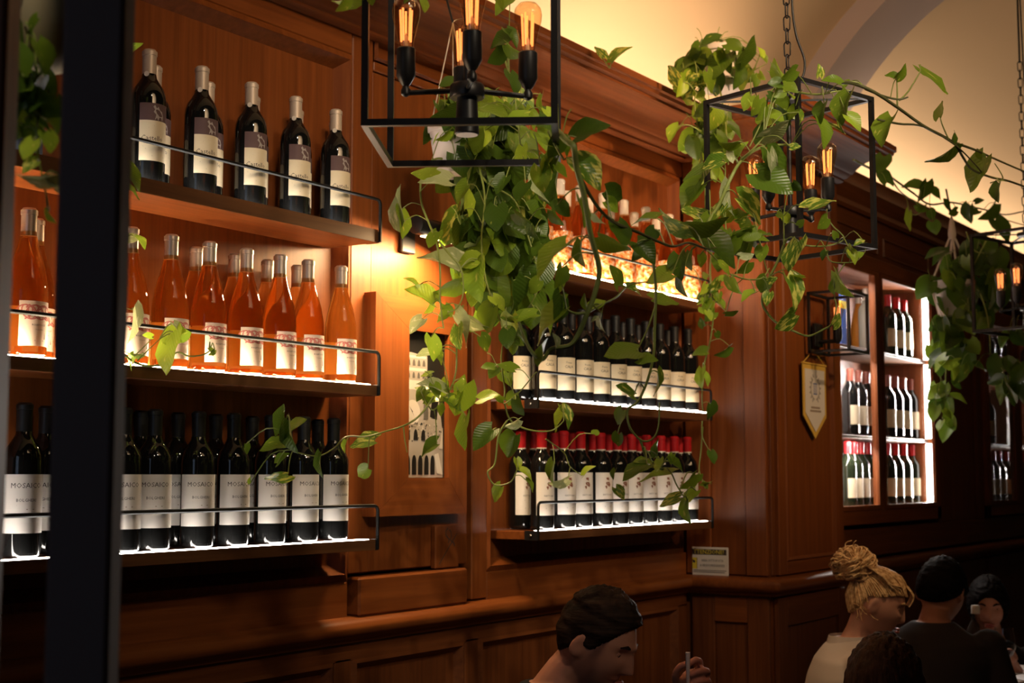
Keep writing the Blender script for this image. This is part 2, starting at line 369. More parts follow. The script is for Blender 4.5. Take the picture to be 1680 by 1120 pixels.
# rails between bottle alcoves and chair rail
piece('rail', .9, 2.868, 2.44, 2.497, 1.13, 1.226, W_H, wall)
piece('rail', 2.885, 3.368, 2.415, 2.497, 1.135, 1.236, W_H, wall, .006)
piece('rail', 3.497, 4.79, 2.44, 2.497, 1.13, 1.216, W_H, wall)
# lower wainscot
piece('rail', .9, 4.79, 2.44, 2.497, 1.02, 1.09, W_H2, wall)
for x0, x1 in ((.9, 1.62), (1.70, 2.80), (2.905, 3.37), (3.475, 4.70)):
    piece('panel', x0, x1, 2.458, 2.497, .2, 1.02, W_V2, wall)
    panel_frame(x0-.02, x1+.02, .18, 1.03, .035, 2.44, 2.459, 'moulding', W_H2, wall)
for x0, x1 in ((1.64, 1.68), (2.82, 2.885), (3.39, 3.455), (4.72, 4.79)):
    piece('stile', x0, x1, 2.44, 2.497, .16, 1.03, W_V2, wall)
# pier on the right: reveal and front face
pier = MB().box(PIER_X+.02, PIER_R, PIER_Y+.02, 2.56, 0, 2.80).build('wall_right', W_V, kind='structure')
X0, X1 = PIER_X, PIER_X+.02
piece('stile', X0, X1, 2.34, 2.44, 1.14, 2.69, W_V, pier)
piece('panel', X0+.012, X1, 2.20, 2.34, 1.14, 2.69, W_V, pier)
piece('stile', X0, X1, 2.118, 2.20, 1.14, 2.69, W_V, pier)
piece('stile', X0+.022, X0+.055, PIER_Y+.012, PIER_Y+.022, 1.14, 2.69, W_V2, pier)
piece('stile', X0+.06, X0+.125, PIER_Y, PIER_Y+.02, 1.14, 2.69, W_V, pier)
piece('panel', X0+.125, PIER_R-.09, PIER_Y+.010, PIER_Y+.02, 1.195, 2.60, W_V, pier)
panel_frame(X0+.12, PIER_R-.085, 1.185, 2.61, .018, PIER_Y, PIER_Y+.011, 'moulding', W_V, pier)
piece('stile', PIER_R-.088, PIER_R, PIER_Y, PIER_Y+.02, 1.14, 2.69, W_V, pier)
piece('rail', X0+.125, PIER_R-.088, PIER_Y, PIER_Y+.02, 1.14, 1.187, W_H, pier)
piece('rail', X0+.125, PIER_R-.088, PIER_Y, PIER_Y+.02, 2.608, 2.69, W_H, pier)
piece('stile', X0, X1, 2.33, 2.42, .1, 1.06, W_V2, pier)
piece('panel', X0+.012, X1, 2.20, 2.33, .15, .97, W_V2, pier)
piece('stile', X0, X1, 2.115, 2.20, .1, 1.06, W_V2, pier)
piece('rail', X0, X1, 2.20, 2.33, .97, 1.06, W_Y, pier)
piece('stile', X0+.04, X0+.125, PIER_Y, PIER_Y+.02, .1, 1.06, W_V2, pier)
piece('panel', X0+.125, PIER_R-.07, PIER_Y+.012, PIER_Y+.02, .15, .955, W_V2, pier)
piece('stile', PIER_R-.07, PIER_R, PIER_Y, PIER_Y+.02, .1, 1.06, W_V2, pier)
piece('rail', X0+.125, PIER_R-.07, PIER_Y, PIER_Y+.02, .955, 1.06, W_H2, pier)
# cornice and chair rail follow wall, reveal and pier front
def arc(p, q, bulge, n=7):
    p = Vector(p); q = Vector(q); m_ = (p+q)/2; d = q-p; nrm = Vector((-d.y, d.x))*bulge
    return [tuple((1-t)**2*p + 2*t*(1-t)*(m_+nrm*2) + t*t*q) for t in [i/n for i in range(n+1)]]
CORN = [(-.05, 2.682), (.020, 2.682), (.030, 2.688), (.030, 2.695), (.043, 2.698), (.056, 2.707), (.060, 2.713), (.068, 2.714)]
CORN += arc((.072, 2.716), (.205, 2.752), .16)[0:] + [(.222, 2.753), (.222, 2.762), (.238, 2.768), (.242, 2.778), (.252, 2.781), (.252, 2.802), (-.05, 2.802)]
plan = [(.2, WALL_Y), (PIER_X, WALL_Y), (PIER_X, PIER_Y), (PIER_R, PIER_Y)]
sweep(plan, CORN, 'trim_1', W_C, smooth=35, kind='structure')
RAILP = [(-.03, 1.07), (.012, 1.07), (.020, 1.082), (.040, 1.092), (.046, 1.105), (.044, 1.120), (.034, 1.130), (.010, 1.136), (-.03, 1.136)]
sweep(plan, RAILP, 'trim_2', W_H, smooth=40, kind='structure')
sweep(plan, [(-.03, 0), (.02, 0), (.02, .12), (.01, .15), (-.03, .15)], 'baseboard_back', W_H2, kind='structure')
# far wall with the two display cabinets
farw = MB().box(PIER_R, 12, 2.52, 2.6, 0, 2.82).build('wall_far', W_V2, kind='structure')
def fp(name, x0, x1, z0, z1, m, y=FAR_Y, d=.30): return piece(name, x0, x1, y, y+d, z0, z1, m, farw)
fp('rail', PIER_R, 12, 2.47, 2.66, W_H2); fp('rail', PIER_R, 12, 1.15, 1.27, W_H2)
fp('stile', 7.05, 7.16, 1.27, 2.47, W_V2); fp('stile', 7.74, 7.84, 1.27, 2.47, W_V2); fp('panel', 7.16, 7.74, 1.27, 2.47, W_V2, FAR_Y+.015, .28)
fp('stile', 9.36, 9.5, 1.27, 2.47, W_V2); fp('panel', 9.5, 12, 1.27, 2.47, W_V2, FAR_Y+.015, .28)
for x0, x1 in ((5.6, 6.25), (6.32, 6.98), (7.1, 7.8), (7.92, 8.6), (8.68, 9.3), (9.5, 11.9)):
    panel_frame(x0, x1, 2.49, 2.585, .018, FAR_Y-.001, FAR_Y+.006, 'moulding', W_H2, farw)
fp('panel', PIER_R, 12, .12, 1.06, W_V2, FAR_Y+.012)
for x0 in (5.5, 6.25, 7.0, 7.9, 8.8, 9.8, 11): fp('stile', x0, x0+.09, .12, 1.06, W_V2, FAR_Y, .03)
plan2 = [(PIER_R+.001, FAR_Y), (12, FAR_Y)]
sweep(plan2, [(-.3, 2.65), (.012, 2.65), (.02, 2.665), (.012, 2.69), (.03, 2.73), (.035, 2.75), (.018, 2.79), (.02, 2.825), (-.3, 2.825)], 'trim_3', W_H2, smooth=35, kind='structure')
sweep(plan2, RAILP, 'trim_4', W_H2, smooth=40, kind='structure')
# plaster wall above the cornices, rising into a barrel vault with a transverse rib
def vault(x0, x1, off, th, name, m, **k):
    R_, yc, zc = 1.5, 1.1, 2.4
    inn = [(yc+R_-off, 2.2)] + [(yc+(R_-off)*math.cos(a), zc+(R_-off)*math.sin(a)) for a in [i*PI*.56/22 for i in range(23)]]
    out = [(yc+R_-off+th, 2.2)] + [(yc+(R_-off+th)*math.cos(a), zc+(R_-off+th)*math.sin(a)) for a in [i*PI*.56/22 for i in range(23)]]
    n = len(inn); v = [(x, y, z) for x in (x0, x1) for y, z in inn+out]; mb = MB(); f = []
    for i in range(n-1):
        f += [(i, i+1, 2*n+i+1, 2*n+i), (n+i, 3*n+i, 3*n+i+1, n+i+1), (i, n+i, n+i+1, i+1), (2*n+i, 2*n+i+1, 3*n+i+1, 3*n+i)]
    return mb.add(v, f).build(name, m, smooth=30, **k)
vault(-1, 13, 0, .1, 'ceiling', PLASTER, kind='structure')
vault(5.76, 6.16, .10, .10, 'trim_5', RIB, kind='structure')

# dark posts of the glazed door in the foreground, left
def post(px0, px1, D, w_, name, m, **k):
    p = atD((px0+px1)/2, 560, D); mb = MB(); mb.box(-w_/2, w_/2, -.02, .02, 0, 3.0, 0, .004)
    o = mb.build(name, m, **k); o.location = (p.x, p.y, 0); o.rotation_euler = (0, 0, YAW-PI/2); return o
post(98, 200, 1.30, 102*1.30/FPX, 'trim_6', POSTM, kind='structure')
post(-70, 6, 1.30, 76*1.30/FPX, 'trim_7', W_V2, kind='structure')

# ================================================================== SHELVES with rails and light strips
def shelf(x0, x1, z, where, led, under=None):
    root = empty('bottle_shelf', ((x0+x1)/2, 2.474, z), label='oak bottle shelf with black guard rail, '+where, cat='shelf', group='oak bottle shelves on the panelled wall')
    h = (x1-x0)/2; Y0, Y1 = -.170, 0; low = z > 2 and x0 < 2
    MB().box(-h, h, Y0, Y1, -.026, 0, 0, .002).build('board', W_H, root)
    MB().box(-h, h, Y0-.0005, Y0+.002, -.0255, .007 if low else .0005).build('front_lip', W_D if z < 2 else W_D, root)
    MB().box(-h+.02, h-.02, Y0+.004, Y0+.026, 0, .001 if low else (.002 if z < 1.5 else (.003 if x0 < 2 else .006))).build('light_strip', led, root)
    if led is LEDW: MB().box(-h+.02, h-.02, -.020, -.003, 0, .003).build('light_strip', LEDB, root)
    r = .0045; c = .014
    def corner(sx): return [(sx*(h+.004)-sx*c*(1-math.sin(a)), Y0-.004, .085-c*(1-math.cos(a))) for a in [i*PI/8 for i in range(5)]]
    pts = [(-h-.004, Y0-.004, -.024), (-h-.004, Y0-.004, .06)] + [(-h-.004+c*(1-math.cos(a)), Y0-.004, .085-c*(1-math.sin(a))) for a in [i*PI/8 for i in range(5)]]
    pts += [(h+.004-c*(1-math.cos(a)), Y0-.004, .085-c*(1-math.sin(a))) for a in [i*PI/8 for i in range(4, -1, -1)]] + [(h+.004, Y0-.004, .06), (h+.004, Y0-.004, -.024)]
    MB().tube(pts, r, 6).build('guard_rail', RAILM, root, 40)
    for sx in (-1, 1):
        br = MB().box(sx*(h+.004)-.004, sx*(h+.004)+.004, Y0-.004, Y0+.042, -.026, .002).build('bracket', BLACK, root)
        MB().lathe([(.0045, 0), (.0045, .0015), (.003, .003)], 8).build('screw', STEEL, br)
        s = br.children[0]; s.rotation_euler = (0, sx*PI/2, 0); s.location = (sx*(h+.009), Y0+.02, -.012)
    return root
ZT, ZM, ZL = 2.120, 1.727, 1.339
LX0, LX1, RX0, RX1 = 1.15, 2.812, 3.565, 4.722
shelf(LX0, LX1, ZT, 'top of three on the left, holding black bottles', LED)
shelf(LX0, LX1, ZM, 'middle of three on the left, holding rosé', LEDW)
shelf(LX0, LX1, ZL, 'lowest of three on the left, white glowing edge', LED)
shelf(RX0, RX1, 2.126, 'top of three on the right, holding speckled rosé', LEDW)
shelf(RX0, RX1, 1.724, 'middle of three on the right, cream labelled bottles', LED)
shelf(RX0, RX1, ZL-.004, 'lowest of three on the right, red capped bottles', LED)

# ================================================================== BOTTLES
BORD = [(.030, 0), (.0365, .004), (.0375, .012), (.0375, .185), (.0362, .198), (.032, .212), (.024, .224), (.0168, .236), (.0145, .248), (.0142, .262)]
BURG = [(.032, 0), (.0395, .004), (.0405, .012), (.0405, .125), (.039, .145), (.0345, .172), (.028, .197), (.0205, .222), (.0158, .243), (.0145, .258), (.0143, .266)]
def cap_prof(z0, z1, r=.0150): return [(r, z0), (r, z1-.014), (r+.0012, z1-.0135), (r+.0012, z1-.0045), (r-.0008, z1-.003), (r-.003, z1)]
def wrap(mb, r, a0, a1, z0, z1, m, n=14):
    v = [(r*math.sin(a0+(a1-a0)*i/n), -r*math.cos(a0+(a1-a0)*i/n), z) for i in range(n+1) for z in (z0, z1)]
    mb.add(v, [(2*i, 2*i+2, 2*i+3, 2*i+1) for i in range(n)], m)
def wtext(mb, s, size, r, z, m, a=0.0):
    v, f = text_polys(s, size); mb.add([(r*math.sin(a+x/r), -r*math.cos(a+x/r), z+y) for x, y, _ in v], f, m)
def wpoly(mb, pts, r, m):   # flat printed polygon wrapped on the bottle; pts in (arc metres, z)
    mb.add([(r*math.sin(x/r), -r*math.cos(x/r), z) for x, z in pts], [tuple(range(len(pts)))], m)
def wline(mb, pts, w_, r, m):
    pts = [Vector(p) for p in pts]; v = []
    for i, p in enumerate(pts):
        d = (pts[min(i+1, len(pts)-1)]-pts[max(i-1, 0)]).normalized(); nn = Vector((-d.y, d.x))*w_/2; v += [p+nn, p-nn]
    mb.add([(r*math.sin(q.x/r), -r*math.cos(q.x/r), q.y) for q in v], [(2*i, 2*i+1, 2*i+3, 2*i+2) for i in range(len(pts)-1)], m)
def bottle(prof, glass, n=26):
    o = MB().lathe(prof, n).build('wine_bottle', glass, None, 50); COL.objects.unlink(o); COL.objects.link(o); return o
def proto_castello():
    o = bottle(BORD, DGLASS)
    MB().lathe(cap_prof(.245, .300, .0153), 22).build('foil_capsule', FOILB, o, 40)
    l = MB(); R_ = .0379; wrap(l, R_, -1.16, 1.16, .048, .136, 0); wrap(l, R_, -1.16, 1.16, .136, .174, 1)
    wtext(l, 'Castello', .0150, R_+.0003, .097, 2, -.40); wtext(l, 'VINO ROSSO', .0045, R_+.0003, .085, 3, -.40)
    for z, a, b_ in ((.129, -.02, .030), (.124, -.012, .030), (.119, -.024, .030), (.078, -.036, .0), (.073, -.030, .0), (.058, -.016, .014)): wpoly(l, [(a, z), (b_, z), (b_, z+.0012), (a, z+.0012)], R_+.0003, 3)
    beast = [(.010, .120), (.013, .132), (.007, .138), (.010, .143), (.006, .149), (.010, .153), (.014, .146), (.018, .150), (.022, .143), (.028, .140), (.031, .130), (.029, .119), (.026, .127), (.021, .127), (.018, .119), (.015, .126)]
    wpoly(l, [(x-.021, z+.017) for x, z in beast], R_+.0003, 4)
    l.build('label', [PCREAM, PPLUM, INK, INKF, INKS], o, 60)
    b_ = MB(); wrap(b_, R_, PI-.72, PI+.72, .05, .125, 0, 8); wpoly(b_, [(-.0, .0)]*3, R_, 0); b_.build('back_label', PGREY, o, 60)
    s = MB().lathe([(.0058, 0), (.0058, .0008)], 14).build('seal', PWHITE, o, 40); s.rotation_euler = (PI/2, 0, -1.05); s.location = (-.0135, -.0085, .243)
    return o
def proto_rose():
    o = bottle(BURG, ROSE, 28)
    MB().lathe(cap_prof(.240, .296, .0153), 22).build('foil_capsule', FOILG, o, 40)
    l = MB(); R_ = .0409; wrap(l, R_, -1.0, 1.0, .020, .108, 0)
    for k in range(3):
        for s in (-1, 1):
            wline(l, [(-.036+.02*k+.012*math.cos(t)*s+.004*t, .086+.014*math.sin(t*1.0)) for t in [i*.42 for i in range(15)]], .0026, R_+.0003, 1)
    wline(l, [(-.030, .072), (-.02, .078), (0, .092), (.012, .098), (.024, .096), (.030, .088)], .003, R_+.0003, 1)
    wline(l, [(.030, .072), (.02, .078), (0, .074), (-.012, .094), (-.022, .100), (-.028, .094)], .003, R_+.0003, 1)
    wtext(l, 'ROSATO IGT', .0055, R_+.0003, .061, 2); wtext(l, 'TOSCANA', .0038, R_+.0003, .052, 3)
    wpoly(l, [(.012, .034), (.016, .034), (.0145, .048)], R_+.0003, 3); wpoly(l, [(-.01, .03), (.01, .03), (.01, .0312), (-.01, .0312)], R_+.0003, 3)
    l.build('label', [PROSE, INKP, INK, INKF], o, 60)
    b_ = MB(); wrap(b_, R_, PI-.95, PI+.95, .024, .104, 0, 8); b_.build('back_label', PBACK, o, 60)
    return o
def proto_mosaico():
    o = bottle(BORD, DGLASS)
    MB().lathe(cap_prof(.232, .300, .0154), 22).build('foil_capsule', FOILK, o, 40)
    l = MB(); R_ = .0379; wrap(l, R_, -1.55, 1.55, .047, .160, 0)
    wtext(l, 'MOSAICO', .0140, R_+.0003, .138, 1, -.2); wtext(l, 'BOLGHERI', .0085, R_+.0003, .110, 1, -.2)
    wpoly(l, [(-.026, .1), (.026, .1), (.026, .1009), (-.026, .1009)], R_+.0003, 2); wpoly(l, [(-.008, .092), (.008, .092), (.008, .0935), (-.008, .0935)], R_+.0003, 2)
    l.build('label', [PWHITE, INK, INKF], o, 60)
    b_ = MB(); wrap(b_, R_, PI-.9, PI+.9, .055, .148, 0, 8); b_.build('back_label', PGREY, o, 60)
    return o
def proto_speckled():
    o = bottle(BURG, ROSE, 24)
    MB().lathe(cap_prof(.244, .298, .0155), 20).build('foil_capsule', FOILW, o, 40)
    l = MB(); wrap(l, .0409, -3.0, 3.0, .010, .128, 0, 24); l.build('label', [SPECK], o, 60)
    return o
def proto_cream():
    o = bottle(BORD, DGLASS)
    MB().lathe(cap_prof(.232, .300, .0154), 20).build('foil_capsule', FOILK, o, 40)
    l = MB(); R_ = .0379; wrap(l, R_, -1.5, 1.5, .032, .134, 0)
    wtext(l, 'Fonte', .009, R_+.0003, .118, 2, -.50); wtext(l, 'CALA', .012, R_+.0003, .105, 2, -.50)
    for z in (.090, .086, .055, .049, .043): wpoly(l, [(-.035, z), (-.002, z), (-.002, z+.001), (-.035, z+.001)], R_+.0003, 1)
    l.build('label', [PCREAM, INKF, INK], o, 60); return o
def proto_red():
    o = bottle(BORD, DGLASS)
    MB().lathe(cap_prof(.246, .300, .0155), 20).build('foil_capsule', FOILR, o, 40)
    MB().lathe([(.0156, .233), (.0156, .246)], 20).build('neck_band', FOILW, o, 40)
    l = MB(); R_ = .0379; wrap(l, R_, -1.5, 1.5, .042, .171, 0); rr = random.Random(5)
    for k in range(16):
        a = rr.uniform(0, 2*PI); q = rr.uniform(.003, .018); cx, cz = -.016+q*.5*math.cos(a), .135+q*math.sin(a); s = rr.uniform(.0018, .004)
        wpoly(l, [(cx+s*math.cos(t)*(1+.4*math.sin(3*t)), cz+s*1.3*math.sin(t)) for t in [i*2*PI/7 for i in range(7)]], R_+.0003+.00003*k, 1)
    wtext(l, 'FATTORIA', .0075, R_+.0006, .100, 2, -.40); wpoly(l, [(-.028, .086), (.0, .086), (.0, .0875), (-.028, .0875)], R_+.0003, 2)
    wpoly(l, [(-.026, .062), (-.004, .062), (-.004, .064), (-.026, .064)], R_+.0003, 2)
    l.build('label', [PWHITE, INKB, INK], o, 60); return o
def row(proto, xs, y, z, desc, where, group, first=[None], rots=None):
    """bottles of one row, xs sorted left to right; each labelled by its place counted from the shelf's right end"""
    n = len(xs); xs = list(xs); gap = 2*max(v.co.x for v in proto.data.vertices)+.0015
    for i in range(n-2, -1, -1): xs[i] = min(xs[i], xs[i+1]-gap)
    for i, x in enumerate(xs):
        o = proto if proto.get('fresh') is None else copy_tree(proto)
        proto['fresh'] = 1
        o.location = (x, y, z); o.rotation_euler = (0, 0, (rots[i] if rots else 0) + random.uniform(-.07, .07))
        k = n-i
        place = 'rightmost' if k == 1 else f'{ORD[k]} from right'
        tag(o, f'{desc}, {place} in {where}', 'wine bottle', group)
FR, BK = 2.350, 2.420
def xs_at(pxs, py, Y): return [at(p, py, Y).x for p in pxs]
def clear(o):
    def rec(q):
        if 'fresh' in q: del q['fresh']
    rec(o)
c = proto_castello(); g = 'black bottles with plum and cream labels'
row(c, xs_at([-60, 38, 143], 230, FR)+xs_at([243, 330, 412, 485, 551], 200, FR), FR, ZT+.003, 'black bottle with plum-topped cream label', 'front row, left top shelf', g)
row(c, xs_at([38, 158], 230, BK)+xs_at([259, 347, 422, 494, 556], 200, BK), BK+.013, ZT+.003, 'black bottle with plum-topped cream label', 'back row, left top shelf', g)
r_ = proto_rose(); g = 'rosé bottles with pink looped labels'
row(r_, xs_at([-35, 46, 136, 215, 281, 344, 405, 460, 506, 560], 420, FR), FR, ZM+.0036, 'rosé bottle with pink looped label', 'front row, left middle shelf', g)
row(r_, [x+.004 for x in xs_at([63, 150, 327, 390, 444, 493], 420, BK)], BK+.013, ZM+.0036, 'rosé bottle with pink looped label', 'back row, left middle shelf', g)
m_ = proto_mosaico(); g = 'dark bottles with plain white labels'
row(m_, xs_at([38, 118, 203, 253, 325, 383, 444, 498, 547], 760, FR), FR, ZL+.003, 'dark bottle with plain white label', 'front row, left lowest shelf', g, rots=[-.2, 0, -.3, -.35, -.3, -.12, -.05, 0, 0])
row(m_, xs_at([75, 165, 231, 292, 354, 414, 470, 522], 760, BK+.01), BK+.012, ZL+.003, 'dark bottle with plain white label', 'back row, left lowest shelf', g, rots=[-.5]*8)
s_ = proto_speckled(); g = 'speckled orange rosé bottles'
row(s_, xs_at([886, 919, 952, 990, 1024, 1060, 1098, 1132], 400, FR), FR, 2.1327, 'orange speckled bottle with white cap', 'front row, right top shelf', g)
row(s_, xs_at([880, 935, 972, 1007, 1046, 1082, 1117], 400, BK), BK+.013, 2.1327, 'orange speckled bottle with white cap', 'back row, right top shelf', g)
k_ = proto_cream(); g = 'dark bottles with cream labels'
row(k_, xs_at([893, 924, 955, 982, 1010, 1035, 1060, 1083, 1107, 1129], 610, FR), FR, 1.7307, 'dark bottle with cream label', 'front row, right middle shelf', g)
row(k_, xs_at([851, 877, 906, 938, 966, 996, 1022, 1047, 1071, 1096], 610, BK+.012), BK+.012, 1.7307, 'dark bottle with cream label', 'back row, right middle shelf', g)
f_ = proto_red(); g = 'red capped bottles with emblem labels'
row(f_, xs_at([889, 925, 953, 986, 1013, 1037, 1061, 1085, 1107, 1128], 790, FR), FR, ZL-.001, 'red capped bottle with brown emblem label', 'front row, right lowest shelf', g)
row(f_, xs_at([856, 877, 910, 938, 973, 999, 1025, 1049, 1072, 1095, 1116], 790, BK+.012), BK+.012, ZL-.001, 'red capped bottle with brown emblem label', 'back row, right lowest shelf', g)

# ================================================================== DISPLAY CABINETS (far wall)
def cabinet(x0, x1, zb, zt, mull, label, backs, strips):
    root = empty('display_cabinet', ((x0+x1)/2, FAR_Y, zb), label=label, cat='cabinet', group='glazed display cabinets in the far wall')
    cx = (x0+x1)/2; X = lambda v: v-cx; Z = lambda v: v-zb
    for a, b_ in ((x0, x0+.05), (x1-.06, x1)): MB().box(X(a), X(b_), -.015, .30, 0, zt-zb, 0, .003).build('side_panel', W_V, root)
    MB().box(X(x0), X(x1), -.015, .30, 0, .06, 0, .003).build('bottom_rail', W_H, root)
    MB().box(X(x0), X(x1), -.015, .30, zt-zb-.06, zt-zb, 0, .003).build('top_rail', W_H, root)
    edges = [x0+.05] + [v for m2 in mull for v in m2] + [x1-.06]
    for a, b_ in mull: MB().box(X(a)+.03, X(b_)-.03, -.015, .02, .06, zt-zb-.06, 0, .003).build('divider', W_V, root)
    for i in range(0, len(edges), 2):
        a, b_ = edges[i]+(.001 if i == 0 else -.029), edges[i+1]+(-.001 if i+2 == len(edges) else .029)
        d = MB(); fw = .022
        for q in ((a, a+fw, zb+.06, zt-.06), (b_-fw, b_, zb+.06, zt-.06), (a+fw, b_-fw, zb+.06, zb+.06+fw), (a+fw, b_-fw, zt-.06-fw, zt-.06)):
            d.box(X(q[0]), X(q[1]), -.018, -.002, Z(q[2])+.001, Z(q[3])-.001)
        door = d.build('door', W_V, root)
        MB().box(X(a+fw), X(b_-fw), -.011, -.008, Z(zb+.06+fw), Z(zt-.06-fw)).build('pane', PANE, door)
        e0 = a if i == 0 else cx0; e1 = b_ if i+2 == len(edges) else (edges[i+1]+edges[i+2])/2-.001; cx0 = e1+.002
        MB().box(X(e0), X(e1), .285, .299, .06, zt-zb-.06).build('back_panel', backs[i//2], root)
        for sz in (2.062, 1.674): MB().box(X(e0), X(e1), .022, .285, Z(sz)-.014, Z(sz), 0, .002).build('inner_shelf', W_D, root)
        for s_ in strips[i//2]:
            xs = b_-.016 if s_ > 0 else a+.002
            for za, zc in ((zb+.07, 1.655), (1.68, 2.043), (2.068, zt-.07)):
                MB().box(X(xs), X(xs+.014), .004, .030, Z(za), Z(zc)).build('light_strip', LEDC, root)
    return root
WBACK = mat('pale_back_panel', (.58, .52, .50), .6)
cabinet(5.52, 7.04, 1.29, 2.47, [(6.15, 6.265)], 'glazed oak display cabinet with glowing white edge strip, beside the pier', [WBACK, W_V], [[-1], [1]])
cabinet(7.86, 9.34, 1.28, 2.42, [(8.43, 8.60)], 'dim glazed oak display cabinet at the right edge of the picture', [W_V2, W_V2], [[], [1]])
MIXG = bottle(BORD, GREENG); MB().lathe(cap_prof(.240, .300, .0153), 18).build('foil_capsule', FOILR, MIXG, 40)
l = MB(); wrap(l, .0379, -1.25, 1.25, .05, .135, 0); l.build('label', PCREAM, MIXG, 60)
PLAIN = bottle(BORD, DGLASS); MB().lathe(cap_prof(.236, .300, .0153), 18).build('foil_capsule', mat('russet_foil', (.20, .05, .03), .4), PLAIN, 40)
l = MB(); wrap(l, .0379, -1.25, 1.25, .05, .135, 0); l.build('label', PCREAM, PLAIN, 60)
CLEARB = bottle(BORD, mat('pale_bottle_glass', (.55, .50, .40), .08, trans=.6), 20); MB().lathe(cap_prof(.240, .300, .0153), 18).build('foil_capsule', FOILB, CLEARB, 40)
l = MB(); wrap(l, .0379, -1.25, 1.25, .05, .16, 0); l.build('label', PGREY, CLEARB, 60)
YELB = bottle(BURG, mat('amber_liqueur_glass', (.50, .17, .02), .08, trans=.3), 20); MB().lathe(cap_prof(.240, .296, .0153), 18).build('foil_capsule', FOILB, YELB, 40)
l = MB(); wrap(l, .0409, -1.25, 1.25, .05, .12, 0); l.build('label', [YEL], YELB, 60)
CY = 2.30
def cabrow(proto, pxs, py, z, desc, where, Y=CY):
    row(proto, sorted(xs_at(pxs, py, Y)), Y, z, desc, where, 'bottles in the display cabinets')
row(CLEARB, xs_at([1421], 500, CY), CY, 2.064, 'pale glass bottle with beige cap', 'lit cabinet, top left compartment', None)
row(YELB, xs_at([1409], 500, CY+.09), CY+.09, 2.064, 'amber bottle with yellow label', 'lit cabinet, top left compartment', None)
cabrow(MIXG, [1434], 500, 2.064, 'red capped bottle half hidden by the divider', 'lit cabinet, top left compartment')
cabrow(MIXG, [1457, 1471, 1484, 1497], 530, 2.064, 'red capped bottle', 'lit cabinet, top right compartment')
cabrow(PLAIN, [1395, 1409, 1422, 1436], 650, 1.676, 'dark bottle', 'lit cabinet, middle left compartment')
cabrow(PLAIN, [1456, 1469, 1482, 1494], 650, 1.676, 'cream labelled dark bottle', 'lit cabinet, middle right compartment')
cabrow(MIXG, [1391, 1402, 1413, 1424, 1436], 780, 1.352, 'red capped bottle', 'lit cabinet, bottom left compartment')
cabrow(MIXG, [1457, 1470, 1484, 1497], 780, 1.352, 'red capped bottle', 'lit cabinet, bottom right compartment')
cabrow(PLAIN, [1622, 1632, 1642], 570, 2.064, 'russet capped bottle', 'dim cabinet, top left compartment')
cabrow(MIXG, [1652, 1661], 570, 2.064, 'red capped bottle', 'dim cabinet, top left compartment')
cabrow(PLAIN, [1622], 690, 1.676, 'dark bottle beside white boxes', 'dim cabinet, middle left compartment')
cabrow(MIXG, [1620, 1630, 1640, 1651, 1661], 780, 1.342, 'red capped bottle', 'dim cabinet, bottom left compartment')
cabrow(MIXG, [1684, 1696, 1708], 780, 1.342, 'red capped bottle', 'dim cabinet, bottom right compartment')
cabrow(PLAIN, [1684, 1696, 1708], 570, 2.064, 'russet capped bottle', 'dim cabinet, top right compartment')
for o in [q for q in bpy.data.objects if 'fresh' in q]: del o['fresh']
for i, (px, d) in enumerate(((1641, 'left of the pair'), (1653, 'right of the pair'))):
    p = at(px, 650, CY); b_ = MB().box(-.045, .045, -.045, .045, 0, .325, 0, .002).build('gift_box', CERAM, label='tall white gift box with round emblem in dim cabinet, '+d, cat='box', group='white gift boxes')
    b_.location = (p.x, CY, 1.676)
    e = MB().lathe([(.026, 0), (.026, .0008)], 20).build('emblem', GOLD, b_); e.rotation_euler = (PI/2, 0, 0); e.location = (0, -.0455, .19)
p = at(1399, 520, 2.33)
bx = MB().box(-.035, .035, -.03, .03, 0, .30, 0, .002).build('blue_carton', BLUE, label='tall blue bottle carton in lit cabinet behind the wall lantern', cat='box'); bx.location = (p.x-.01, 2.40, 2.064)
MB().box(-.0355, .0355, -.0305, .0305, .20, .235).build('carton_band', YEL, bx)

for x_, p_ in ((6.955, 3.4), (9.255, .9)):
    for z_, h_ in ((1.52, .26), (1.86, .34), (2.22, .26)):
        area('cabinet_light', (x_-.005, 2.225, z_), (x_-1, 2.50, z_), .02, h_, p_*2.4, (1.0, .90, .84), 84)
for z_ in (1.645, 2.03, 2.385): area('cabinet_light', (5.88, 2.25, z_), (5.88, 2.40, z_-.3), .5, .02, 7, (1.0, .90, .84))
# ================================================================== WALL FITTINGS
def quad_map(o, ux, uy):     # flat print: local (x,y) -> world
    o = Vector(o); ux = Vector(ux); uy = Vector(uy); return lambda x, y: o+ux*x+uy*y
def fl_poly(mb, F, pts, m, lift=0, nrm=(0, -1, 0)):
    mb.add([F(x, y)+Vector(nrm)*lift for x, y in pts], [tuple(range(len(pts)))], m)
def fl_text(mb, F, s, size, x, y, m, lift, nrm=(0, -1, 0), sx=1):
    v, f = text_polys(s, size); mb.add([F(x+q[0]*sx, y+q[1])+Vector(nrm)*lift for q in v], f, m)
def rect(x0, x1, y0, y1): return [(x0, y0), (x1, y0), (x1, y1), (x0, y1)]
def archp(x0, x1, y0, y1): return [(x0, y0), (x1, y0)] + [((x0+x1)/2+(x1-x0)/2*math.cos(a), y1-(x1-x0)/2+(x1-x0)/2*math.sin(a)) for a in [i*PI/6 for i in range(7)]]
